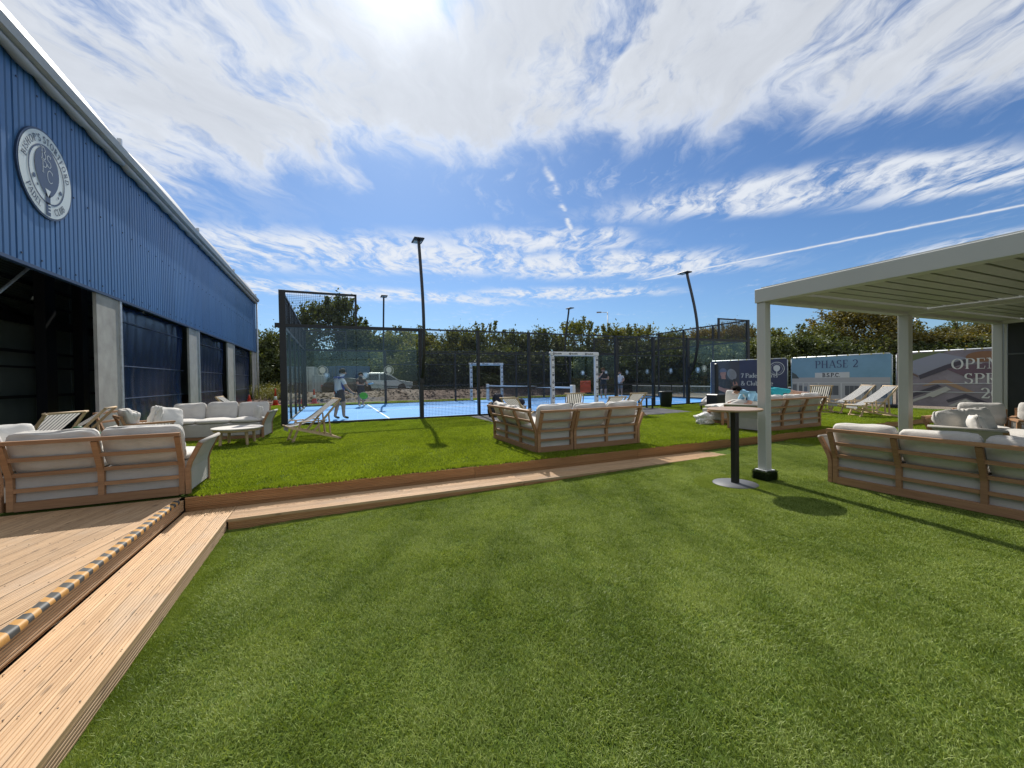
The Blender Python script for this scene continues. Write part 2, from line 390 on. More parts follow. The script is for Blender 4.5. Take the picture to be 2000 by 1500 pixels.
for k in range(5200):
    u, v = rnd.random(), rnd.random() * .95; X = BX0 + (BX1 - BX0) * u; z = bank_z(u, v, X); p = Vector((X, bank_y(u, v), z + .015))
    a = rnd.random() * 6.28; L = rnd.uniform(.03, .14); d_ = Vector((math.cos(a), math.sin(a), rnd.uniform(-.3, .5))) * L; s_ = Vector((-math.sin(a), math.cos(a), rnd.uniform(-.3, .3))) * L * .45
    ch.add([p - d_ - s_, p + d_ - s_, p + d_ + s_ + Vector((0, 0, .02)), p - d_ + s_], [(0, 1, 2, 3)])
kind(ch.build('wood_chippings', chm, fixn=False), 'stuff', 'loose wood chippings strewn over the earth bank')

# ================================================================== artificial turf
def turfmat(name, c0, c1, c2, ns):
    mt = bpy.data.materials.new(name); mt.use_nodes = True; q = NT(mt.node_tree); b = q.n['Principled BSDF']
    geo = q.node('ShaderNodeNewGeometry'); p = geo.outputs['Position']
    f = q.math('ADD', q.math('MULTIPLY', q.noise(p, ns, 4, .6), .55), q.math('MULTIPLY', q.noise(p, 55, 3, .7), .45))
    q.l.new(q.ramp(f, [(.3, c0), (.52, c1), (.72, c2)]), b.inputs['Base Color']); b.inputs['Roughness'].default_value = .9; b.inputs['Specular IOR Level'].default_value = .1
    bn = q.node('ShaderNodeBump'); bn.inputs['Strength'].default_value = .8; bn.inputs['Distance'].default_value = .03
    q.l.new(q.noise(p, 90, 3, .7), bn.inputs['Height']); q.l.new(bn.outputs[0], b.inputs['Normal']); return mt
turf_base = turfmat('turf_base', (.05, .08, .013), (.085, .135, .022), (.12, .18, .036), .8)
def blademat(name, dark, mid, light, sheen, trans):
    mt = bpy.data.materials.new(name); mt.use_nodes = True; q = NT(mt.node_tree); q.n.clear()
    o = q.node('ShaderNodeOutputMaterial'); geo = q.node('ShaderNodeNewGeometry'); p = geo.outputs['Position']
    big_ = q.noise(p, .75, 3, .55, .4); md = q.noise(p, 3.6, 4, .65, .8); sm = q.noise(p, 16, 3, .65)
    rpi = geo.outputs['Random Per Island']
    sp_ = q.node('ShaderNodeSeparateXYZ'); q.l.new(p, sp_.inputs[0])      # worn, brushed pile in patches and long lanes, its sheen put into the colour
    u_ = q.math('ADD', q.math('MULTIPLY', sp_.outputs[0], .45), q.math('MULTIPLY', sp_.outputs[1], .89)); v_ = q.math('SUBTRACT', q.math('MULTIPLY', sp_.outputs[0], .89), q.math('MULTIPLY', sp_.outputs[1], .45))
    lane = q.noise(q.comb(q.math('MULTIPLY', u_, .35), q.math('MULTIPLY', v_, 1.5), 2.), 1.6, 4, .6, .3)
    big_ = q.math('ADD', q.math('MULTIPLY', big_, .5), q.math('MULTIPLY', lane, .5))
    f = q.math('ADD', q.math('ADD', q.math('MULTIPLY', big_, .68), q.math('MULTIPLY', md, .26)), q.math('ADD', q.math('MULTIPLY', sm, .12), q.math('MULTIPLY', q.math('SUBTRACT', rpi, .5), .34)))
    c = q.ramp(f, [(.34, dark), (.51, mid), (.69, light)])
    df = q.node('ShaderNodeBsdfDiffuse'); q.l.new(c, df.inputs[0])
    tl = q.node('ShaderNodeBsdfTranslucent'); q.l.new(q.vmath('MULTIPLY', c, (1.25, 1.2, .5)), tl.inputs[0])
    mx = q.node('ShaderNodeMixShader'); mx.inputs[0].default_value = trans; q.l.new(df.outputs[0], mx.inputs[1]); q.l.new(tl.outputs[0], mx.inputs[2])
    gl = q.node('ShaderNodeBsdfGlossy'); gl.inputs['Roughness'].default_value = .45
    m2 = q.node('ShaderNodeMixShader'); m2.inputs[0].default_value = sheen; q.l.new(mx.outputs[0], m2.inputs[1]); q.l.new(gl.outputs[0], m2.inputs[2])
    q.l.new(m2.outputs[0], o.inputs[0]); return mt
near_blade = blademat('turf_blades_near', (.082, .130, .017), (.182, .258, .045), (.36, .43, .135), .018, .36)
far_blade = blademat('turf_blades_far', (.115, .170, .013), (.195, .268, .024), (.275, .35, .052), .012, .44)

lowt = MB()
xs = [-1.07, 1, 3, 5, 7, 13, 26]
for i in range(len(xs) - 1):
    a, b_ = xs[i], xs[i + 1]
    lowt.add([(a, -4, zlow(a)), (b_, -4, zlow(b_)), (b_, 5.70, zlow(b_)), (a, 5.70, zlow(a))], [(0, 1, 2, 3)])
kind(lowt.build('lower_turf', turf_base), 'structure')
CX0, CX1, CY0, CY1 = -1.3, 18.78, 13.65, 23.65
upt = MB(); upt.add([(-4.42, 5.72, 0), (19.2, 5.72, 0), (19.2, 26.4, 0), (-4.42, 26.4, 0)], [(0, 1, 2, 3)])
kind(upt.build('upper_turf', turf_base), 'structure')

def turf_blades(name, label, pts, nb, rad, hgt, wid, mt, lean=.012):
    """pts: (x,y,z,scale). One object: a tuft of blades is repeated over the points by geometry nodes."""
    rr = random.Random(len(pts)); b = MB()
    for k in range(nb):
        r_ = rad * math.sqrt(rr.random()); a = rr.random() * 6.283; x, y = r_ * math.cos(a), r_ * math.sin(a)
        h = hgt * rr.uniform(.6, 1.1); a2 = rr.random() * 6.283; ll = rr.uniform(.2, 1.6) * lean
        lx, ly = math.cos(a2) * ll, math.sin(a2) * ll + lean * .35; a3 = rr.random() * 3.1416; wx, wy = math.cos(a3) * wid / 2, math.sin(a3) * wid / 2
        b.add([(x - wx, y - wy, 0), (x + wx, y + wy, 0), (x + wx * .8 + lx * .4, y + wy * .8 + ly * .4, h * .6), (x - wx * .8 + lx * .4, y - wy * .8 + ly * .4, h * .6), (x + lx, y + ly, h)], [(0, 1, 2, 3), (3, 2, 4)])
    nv = len(b.v)
    me = bpy.data.meshes.new(name); me.from_pydata(b.v + [p[:3] for p in pts], [], b.f); me.materials.append(mt)
    at = me.attributes.new('is_point', 'FLOAT', 'POINT'); at.data.foreach_set('value', [0.] * nv + [1.] * len(pts))
    ar = me.attributes.new('turn', 'FLOAT_VECTOR', 'POINT'); fl = [0.] * (3 * nv)
    for p in pts: fl += [0., 0., rr.uniform(-.9, .9) + (3.1416 if rr.random() < .25 else 0)]
    ar.data.foreach_set('vector', fl)
    asx = me.attributes.new('size', 'FLOAT_VECTOR', 'POINT'); fl = [1.] * (3 * nv)
    for p in pts: z_ = rr.uniform(.85, 1.15); fl += [p[3], p[3], z_]
    asx.data.foreach_set('vector', fl)
    o = link(name, me); ng = bpy.data.node_groups.new(name, 'GeometryNodeTree')
    ng.interface.new_socket('Geometry', in_out='INPUT', socket_type='NodeSocketGeometry'); ng.interface.new_socket('Geometry', in_out='OUTPUT', socket_type='NodeSocketGeometry')
    gi = ng.nodes.new('NodeGroupInput'); go = ng.nodes.new('NodeGroupOutput')
    na = ng.nodes.new('GeometryNodeInputNamedAttribute'); na.data_type = 'FLOAT'; na.inputs['Name'].default_value = 'is_point'
    cmp = ng.nodes.new('FunctionNodeCompare'); cmp.data_type = 'FLOAT'; cmp.operation = 'GREATER_THAN'; cmp.inputs[1].default_value = .5
    sp = ng.nodes.new('GeometryNodeSeparateGeometry'); sp.domain = 'POINT'
    n2 = ng.nodes.new('GeometryNodeInputNamedAttribute'); n2.data_type = 'FLOAT_VECTOR'; n2.inputs['Name'].default_value = 'turn'
    n3 = ng.nodes.new('GeometryNodeInputNamedAttribute'); n3.data_type = 'FLOAT_VECTOR'; n3.inputs['Name'].default_value = 'size'
    ip = ng.nodes.new('GeometryNodeInstanceOnPoints'); L = ng.links.new
    L(na.outputs[0], cmp.inputs[0]); L(cmp.outputs[0], sp.inputs['Selection']); L(gi.outputs[0], sp.inputs['Geometry'])
    L(sp.outputs['Selection'], ip.inputs['Points']); L(sp.outputs['Inverted'], ip.inputs['Instance'])
    L(n2.outputs[0], ip.inputs['Rotation']); L(n3.outputs[0], ip.inputs['Scale']); L(ip.outputs[0], go.inputs[0])
    md = o.modifiers.new('scatter', 'NODES'); md.node_group = ng
    return kind(o, 'stuff', label)

def in_view(x, y, z=0, mx=1.12):
    v = Vector((x, y, z - CAMZ)); f_ = v.dot(Fv)
    if f_ < .3: return False
    return abs(v.dot(Rv) / f_) < 1000 / FPX * mx + .25 / f_ and -v.dot(Uv) / f_ < 750 / FPX * mx + .3 / f_
def grid_pts(x0, x1, y0, y1, st, zf, skip=None, sc_=1.0):
    o = []; x = x0
    while x <= x1:
        y = y0
        while y <= y1:
            X, Y = x + rnd.uniform(-.3, .3) * st, y + rnd.uniform(-.3, .3) * st
            X = min(max(X, x0), x1); Y = min(max(Y, y0), y1)
            if in_view(X, Y) and not (skip and skip(X, Y)): o.append((X, Y, zf(X), sc_))
            y += st
        x += st
    return o
TB = (4.98, 3.82)                     # foot of the bistro table
def skip_low(X, Y):
    return (Y > 5.02 and X < 7.0) or math.hypot(X - TB[0], Y - TB[1]) < .49
near = grid_pts(-.88, 9.0, -.3, 5.5, .21, zlow, skip_low)
# finer rows hugging the deck edges
near += [(-1.0 + rnd.uniform(0, .03), .8 + k * .06, zlow(-1), .42) for k in range(74)]
near += [(-1.0 + k * .06, 5.1 + rnd.uniform(-.03, .02), zlow(-1 + k * .06), .42) for k in range(130)]
near += [(TB[0] + math.cos(a) * r_, TB[1] + math.sin(a) * r_, zlow(TB[0] + math.cos(a) * r_), .42) for r_ in (.37, .44) for a in [k * .11 for k in range(58)]]
turf_blades('lower_turf_blades', 'short green artificial grass blades of the lower lawn', near, 1400, .2, .020, .0036, near_blade, .022)
def skip_mat(X, Y): return (4.1 < X < 11.9 and 10.35 < Y) or (X < -1.35 and Y < 6.2)
far = grid_pts(-4.2, 18.2, 5.95, 13.35, .36, lambda X: .0, skip_mat)
far += [(-1.45 + k * .1, 5.80 + rnd.uniform(-.02, .03), 0., .3) for k in range(205)]
far += grid_pts(9.0, 19, 2.5, 5.4, .36, zlow)
turf_blades('upper_turf_blades', 'bright green artificial grass blades of the raised lawn', far, 900, .33, .032, .009, far_blade, .02)
far2 = grid_pts(-4.2, -1.6, 13.6, 26, .5, lambda X: .0) + grid_pts(-1.2, 18.7, 23.9, 26.2, .5, lambda X: 0.)
turf_blades('court_surround_blades', 'green artificial grass strip round the far side of the court', far2, 500, .4, .035, .016, far_blade, .02)

# ---- grey mat in front of the court gate
mb = MB(); mb.prism([(4.3, 10.55), (11.6, 10.55), (12.2, 13.35), (4.3, 13.35)], 'z', .003, .022)
kind(mb.build('grey_mat', pmat('mat_grey', (.10, .10, .105), .9, var=.25, vscale=5, bump=.3)), 'structure')

# ================================================================== timber deck and steps
def plank_profile(wd, th, grooves=6, gd=.005):
    """Cross-section (y, z) of a grooved deck board, top at z = 0."""
    p = [(-wd / 2, -th), (-wd / 2, -.003), (-wd / 2 + .003, 0)]
    step = wd / (grooves + 1)
    for k in range(grooves):
        c = -wd / 2 + step * (k + 1); h = step * .26
        p += [(c - h, 0), (c - h * .5, -gd), (c + h * .5, -gd), (c + h, 0)]
    p += [(wd / 2 - .003, 0), (wd / 2, -.003), (wd / 2, -th)]
    return p
def plank(name, prof, xa, xb, mt, parent, loc, rotz, rotx=0):
    """Board along local x; xa(y), xb(y) give its two ends for each point of the profile."""
    n = len(prof); vs = [(xa(y), y, z) for y, z in prof] + [(xb(y), y, z) for y, z in prof]
    fs = [(k, (k + 1) % n, n + (k + 1) % n, n + k) for k in range(n)] + [tuple(range(n - 1, -1, -1)), tuple(range(n, 2 * n))]
    o = MB().add(vs, fs).build(name, mt, parent); o.location = loc; o.rotation_euler = (rotx, 0, rotz)
    return o
ZT = -.168                              # tread level
deck = thing('timber_deck', 'raised pale pine deck with grooved boards at the left, hazard tape on its edge', 'deck')
dang = R(90 - 12.4); dv = Vector((math.cos(dang), math.sin(dang))); nv_ = Vector((-dv.y, dv.x))
prof = plank_profile(.139, .028, 6, .0032)
k = 0; cmin, cmax = -3.6, 6.2
c = cmin
while c < cmax:
    def ends(sign):
        def f(y):
            o_ = nv_ * (c + y); ts = []
            lo, hi = -50, 50
            for (comp, bl, bh) in ((0, -4.9, -1.585), (1, -.6, 5.78)):
                a = (bl - o_[comp]) / dv[comp]; b = (bh - o_[comp]) / dv[comp]
                if a > b: a, b = b, a
                lo, hi = max(lo, a), min(hi, b)
            if hi < lo: lo = hi = (lo + hi) / 2
            return lo if sign < 0 else hi
        return f
    fa, fb = ends(-1), ends(1)
    if max(fb(y) - fa(y) for y in (-.07, 0, .07)) > .15:
        o_ = nv_ * c
        plank('plank', prof, fa, fb, M['deck_pine'], deck, (o_.x, o_.y, 0), dang)
    c += .149
def riser(name, p0, p1, outw, zc, wd, mt, parent, grooves=5, th=.024):
    """Upright grooved board from p0 to p1, its grooved face looking along outw."""
    p0, p1 = Vector((*p0, zc)), Vector((*p1, zc)); xd = (p1 - p0).normalized(); zd = Vector((*outw, 0)); yd = zd.cross(xd)
    L = (p1 - p0).length
    o = plank(name, plank_profile(wd, th, grooves, .006), lambda y: 0, lambda y: L, mt, parent, (0, 0, 0), 0)
    mm = Matrix((xd, yd, zd)).transposed().to_4x4(); mm.translation = p0; o.matrix_local = mm
    return o
# left run: riser under the deck edge, tread of four boards, lower riser
riser('riser_board', (-1.56, -.6), (-1.56, 5.69), (1, 0), -.086, .115, M['deck_pine'], deck)
riser('riser_board', (-1.575, -.6), (-1.575, 5.66), (1, 0), -.158, .024, M['riser_pine'], deck, 1)
tp = plank_profile(.121, .028, 5)
for i in range(4):
    plank('tread_board', tp, (lambda i: lambda y: -.6)(i), (lambda i: lambda y: 5.70 if i < 3 else 5.70)(i), M['deck_pine'], deck, (-1.562 + .0625 + .1255 * i, 0, ZT + rnd.uniform(-.001, .001)), R(90))
riser('riser_board', (-1.062, -.6), (-1.062, 5.185), (1, 0), ZT - .086, .118, M['deck_pine'], deck)
scw = MB()
for i in range(4):
    for k in range(16):
        for dy in (-.038, .038): scw.lathe([(.0042, ZT + .0004), (.0042, ZT + .0012)], 8, (-1.562 + .0625 + .1255 * i + dy + rnd.uniform(-.006, .006), -.3 + k * .4 + rnd.uniform(-.01, .01), 0))
c = cmin + .149 * 4
while c < cmax:
    for k in range(-4, 18):
        for dy in (-.045, .045):
            P_ = nv_ * (c + dy + rnd.uniform(-.005, .005)) + dv * (k * .4 + rnd.uniform(-.01, .01))
            if -4.8 < P_.x < -1.66 and -.5 < P_.y < 5.6: scw.lathe([(.0042, .0004), (.0042, .0012)], 8, (P_.x, P_.y, 0))
    c += .149
kind(scw.build('deck_screw', pmat('screw_brown', (.07, .055, .045), .5, metal=.4), deck), 'stuff')
steps = thing('timber_step', 'long low timber step of brown grooved boards along the edge of the raised lawn', 'step')
# back run along x: tall riser in lengths, tread boards, low front riser
cuts = [-1.555, 1.9, 4.95, 8.1, 11.6, 15.2, 19.0]
for a, b in zip(cuts, cuts[1:]):
    riser('riser_board', (a + .002, 5.705), (b - .002, 5.705), (0, -1), -.068, .122, M['riser_pine'], steps)
    riser('riser_board', (a + .002, 5.722), (b - .002, 5.722), (0, -1), -.160, .055, M['riser_pine'], steps, 2)
tcut = [-1.055, 2.45, 4.9, 6.95]
for i in range(4):
    for a, b in zip(tcut, tcut[1:]):
        yy = 5.183 + .0635 + .1255 * i
        ee = (lambda b, i: (lambda y: b - .002 if b < 6.9 else b - .30 * (3.5 - i - y / .125) / 4))(b, i)
        plank('tread_board', tp, (lambda a: lambda y: a + .002)(a), ee, M['deck_pine'], steps, (0, yy, ZT + rnd.uniform(-.001, .001)), 0)
for a, b in zip(tcut[:-1], tcut[1:]):
    riser('riser_board', (a + .01, 5.186), (min(b, 6.4), 5.186), (0, -1), ZT - .086, .118, M['riser_pine'], steps)

# ---- hazard tape folded over the deck edge
def tapemat():
    mt = bpy.data.materials.new('hazard_tape'); mt.use_nodes = True; q = NT(mt.node_tree); b = q.n['Principled BSDF']
    tcx = q.node('ShaderNodeTexCoord'); s_ = q.node('ShaderNodeSeparateXYZ'); q.l.new(tcx.outputs['Object'], s_.inputs[0])
    ph = q.math('ADD', q.math('MULTIPLY', s_.outputs[1], 8.), q.math('MULTIPLY', s_.outputs[0], 5.5))
    fr = q.math('FRACT', q.math('ADD', ph, q.math('MULTIPLY', q.noise(tcx.outputs['Object'], 6, 2), .6)))
    k = q.math('GREATER_THAN', fr, .5); n = q.noise(tcx.outputs['Object'], 30, 4, .7)
    col = q.mix(k, q.mix(n, (.40, .19, .04), (.52, .28, .07)), q.mix(n, (.018, .02, .02), (.07, .07, .065)))
    q.l.new(col, b.inputs['Base Color']); b.inputs['Roughness'].default_value = .6; return mt
tpm = MB(); ny = 150; vs = []; fs = []; secs = [(-.062, .004), (-.04, .006), (-.015, .007), (.0, .006), (.008, -.004), (.008, -.024)]
for j in range(ny + 1):
    y = -.2 + 5.75 * j / ny
    for i, (dx, dz) in enumerate(secs):
        wv_ = mnoise.noise((y * 7, i * .7, 2)); edge_ = .016 * mnoise.noise((y * 2.3, i, 8)) if i in (0, 5) else 0
        vs.append((-1.557 + dx + (edge_ if i == 0 else 0) + (.004 * abs(wv_) if i > 3 else 0), y, dz + .007 * max(0, wv_) * (1 if i < 4 else .3) + (edge_ if i == 5 else 0)))
for j in range(ny):
    for i in range(5): a = j * 6 + i; fs.append((a, a + 1, a + 7, a + 6))
to = tpm.add(vs, fs).build('hazard_tape', tapemat(), None, smooth=True); tag(to, 'wrinkled black and yellow hazard tape stuck along the deck edge', 'tape')

# ================================================================== sports hall
FX = -4.5; BY_0, BY_1 = 4.0, 30.9; EZ = 6.55
hall = thing('sports_hall', 'long blue ribbed metal clad sports hall with white membrane roof and open bays', 'building', (FX, 0, 0))
clad = pmat('blue_cladding', (.036, .13, .31), .38, spec=.5, var=.06, vscale=.5)
def streaks(mt):
    q = NT(mt.node_tree); b = q.n['Principled BSDF']; geo = q.node('ShaderNodeNewGeometry'); oi = q.node('ShaderNodeObjectInfo')
    v = q.vmath('MULTIPLY', geo.outputs['Position'], (6, 6, .35)); n = q.noise(v, 1.5, 5, .65); n2 = q.noise(geo.outputs['Position'], .45, 3, .6)
    f = q.math('ADD', q.math('ADD', q.math('MULTIPLY', n, .5), q.math('MULTIPLY', n2, .5)), q.math('MULTIPLY', q.math('SUBTRACT', oi.outputs['Random'], .5), .22))
    q.l.new(q.ramp(f, [(.3, (.029, .105, .255)), (.55, (.037, .13, .31)), (.75, (.052, .15, .325))]), b.inputs['Base Color']); q.l.new(q.math('ADD', .26, q.math('MULTIPLY', n, .3)), b.inputs['Roughness'])
streaks(clad)
pitch_, rib = 1 / 7, .018
def clad_mesh(wd):
    b = MB(); n = round(wd / pitch_); prof = []
    for k in range(n):
        y = k * pitch_
        prof += [(y + .004, rib), (y + pitch_ - .042, rib), (y + pitch_ - .032, 0), (y + pitch_ - .008, 0)]
    prof += [(wd - .003, rib)]
    vs = [(x, y, z) for z in (3.30, EZ) for y, x in prof]; m_ = len(prof)
    b.add(vs, [(k, k + 1, m_ + k + 1, m_ + k) for k in range(m_ - 1)])
    b.box(-.05, -.004, .002, wd - .004, 3.29, EZ)
    return b.mesh('cladding_panel', clad)
cm = clad_mesh(1.0)
y = BY_0
while y < BY_1 - .4:
    link('cladding_panel', cm, hall, (0, y, 0)); y += 1.0
sb = MB()
for zz in (3.42, 4.9, 6.2):
    for k in range(54):
        yy = BY_0 + .08 + k * .5; sb.box(rib, rib + .012, yy - .014, yy + .014, zz - .012, zz + .012)
kind(sb.build('fixing_screw', pmat('screw_dark', (.03, .05, .09), .5), hall), 'stuff')
MB().box(-.06, .03, BY_0, BY_1 - .1, 3.24, 3.296).build('drip_trim', pmat('trim_blue', (.02, .05, .12), .5), hall)
MB().box(-.05, .028, BY_1 - .9, BY_1 + .0, 3.30, EZ).build('corner_trim', clad, hall)
# gutter with scalloped fabric hem under it, membrane roof in bays
gmat = pmat('gutter_grey', (.42, .43, .44), .5, var=.1)
gp = [(.03, EZ - .02), (.22, EZ + .02), (.25, EZ + .16), (.23, EZ + .17), (.20, EZ + .06), (.03, EZ + .03)]
MB().prism([(x, z) for x, z in gp], 'y', BY_0, BY_1 + .15).build('gutter', gmat, hall)
memb = pmat('roof_membrane', (.33, .34, .345), .55, var=.05, vscale=.6)
bays = [4.0, 6.4, 12.45, 18.5, 24.5, 30.95]
for a, b in zip(bays, bays[1:]):
    vs = []; fs = []; nu, nw = 16, 10
    for j in range(nu + 1):
        u = j / nu; sag = math.sin(math.pi * u) ** .7
        for i in range(nw + 1):
            v = i / nw; x = .16 - v * v * 8.5 - .05 * v; z = EZ + .10 + (.45 + .17 * sag) * (1 - (1 - min(1, v * 3)) ** 2) + 2.2 * v * v
            vs.append((x + .06 * sag * (1 - v), a + .04 + (b - a - .08) * u, z))
    for j in range(nu):
        for i in range(nw): q_ = j * (nw + 1) + i; fs.append((q_, q_ + 1, q_ + nw + 2, q_ + nw + 1))
    MB().add(vs, fs).build('roof_membrane', memb, hall, smooth=True)
    hv = []; hf = []; nn = 28          # hem rolled round the rail, drooping between lashings
    hm = MB(); pts = []; rr_ = []
    for j in range(nn + 1):
        u = j / nn; pts.append((.10, a + (b - a) * u, EZ - .07 - .03 * abs(math.sin(u * math.pi * 8)))); rr_.append(.06 + .025 * abs(math.sin(u * math.pi * 8)))
    hm.tube(pts, rr_, 8); hm.build('roof_hem', memb, hall, smooth=True)
    MB().box(.02, .10, b - .03, b + .03, EZ + .18, EZ + .5).build('roof_fin', M['galvanised'], hall)
# pillars, screens
for i, (a, b) in enumerate(((5.2, 6.4), (11.37, 12.45), (17.42, 18.56), (23.1, 24.5), (29.7, 30.85))):
    MB().box(-.065, -.005, a, b - .09, 0, 3.26).build('pillar', M['concrete'], hall)
    MB().box(-.065, .02, b - .088, b, 0, 3.26).build('pillar_edge', M['galvanised'], hall)
scr = pmat('screen_blue', (.010, .022, .06), .27, spec=.5, var=.2, vscale=1.5)
for a, b in ((12.47, 17.40), (18.58, 23.08), (24.52, 29.68)):
    vs = []; fs = []; nu, nw = 60, 30
    for j in range(nu + 1):
        u = j / nu
        for i in range(nw + 1):
            v = i / nw; e = abs(u - .5) * 2
            fold = .055 * math.sin(u * 60 + 2 * math.sin(v * 5)) * max(.12, e - .2) * (1 - v * .55) + .05 * mnoise.noise((u * 9, v * 4, a)) * max(0, (v - .82)) * 5
            vs.append((-.22 + fold + .03 * mnoise.noise((u * 3, v * 3, a)), a + (b - a) * u, .25 + 3.0 * v))
    for j in range(nu):
        for i in range(nw): q_ = j * (nw + 1) + i; fs.append((q_, q_ + 1, q_ + nw + 2, q_ + nw + 1))
    so_ = MB().add(vs, fs).build('roller_screen', scr, hall, smooth=True)
    bars = MB()
    for zz in (.95, 1.75, 2.85): bars.tube([(-.19, a + .02, zz), (-.19, b - .02, zz)], .012, 6)
    bars.build('screen_batten', pmat('batten_blue', (.03, .05, .11), .4), so_)
MB().tube([(.10, BY_1 + .02, EZ + .02), (.10, BY_1 + .02, 0)], .055, 10).build('downpipe', M['galvanised'], hall, smooth=True)
# dark inside of the hall, seen through the open bay
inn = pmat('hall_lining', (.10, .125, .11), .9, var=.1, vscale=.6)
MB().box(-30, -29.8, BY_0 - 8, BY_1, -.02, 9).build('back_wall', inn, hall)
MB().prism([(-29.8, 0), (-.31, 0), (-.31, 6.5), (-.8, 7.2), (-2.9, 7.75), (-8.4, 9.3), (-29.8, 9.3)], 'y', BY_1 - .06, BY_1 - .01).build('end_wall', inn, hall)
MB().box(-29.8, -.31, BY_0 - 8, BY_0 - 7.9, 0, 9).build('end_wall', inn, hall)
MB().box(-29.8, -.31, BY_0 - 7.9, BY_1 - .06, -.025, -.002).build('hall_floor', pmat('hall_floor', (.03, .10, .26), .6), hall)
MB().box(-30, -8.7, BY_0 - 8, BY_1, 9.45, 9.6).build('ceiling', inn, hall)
MB().box(-.30, -.06, BY_0 - 8, BY_0, 3.30, EZ).build('wall_continuation', clad, hall)
for yy, w_ in ((13.75, .42), (15.35, .32), (8.4, .3)):
    MB().box(-2.1, -1.9, yy, yy + w_, 0, 5.6).build('inner_post', M['black_steel'], hall)
for xx, yy in ((-6.0, 11.6), (-6, 16), (-9, 14), (-9, 19)):
    MB().box(xx, xx + .16, yy, yy + .16, 0, 6).build('inner_post', M['black_steel'], hall)
canvas = pmat('hall_canvas', (.17, .21, .185), .8, var=.15, vscale=1.2)
for a, b in ((4.0, 9.95), (10.0, 15.95), (16.0, 21.9)): MB().box(-2.45, -2.42, a, b, 0, 5.6).build('canvas_panel', canvas, hall)
for zz, hh in ((1.05, .07), (1.75, .05), (2.12, .07), (2.9, .24), (3.35, .06), (3.8, .10)):
    MB().bar((-2.2, 4, zz), (-2.2, 22, zz), .05, hh).build('inner_rail', M['black_steel'], hall)
MB().bar((-2.2, 9.2, 3.75), (-2.2, 13.7, 2.95), .05, .12).build('inner_brace', M['black_steel'], hall)
msh = MB()
for k in range(28): msh.bar((-2.25, 5, 3.0 + k * .06), (-2.25, 16, 3.0 + k * .06), .008, .008)
kind(msh.build('inner_mesh', M['black_steel'], hall), 'stuff')
MB().tube([(-.7, 10.85, 3.62), (-.7, 9.75, 2.75)], .024, 8).build('tie_rod', M['galvanised'], hall)

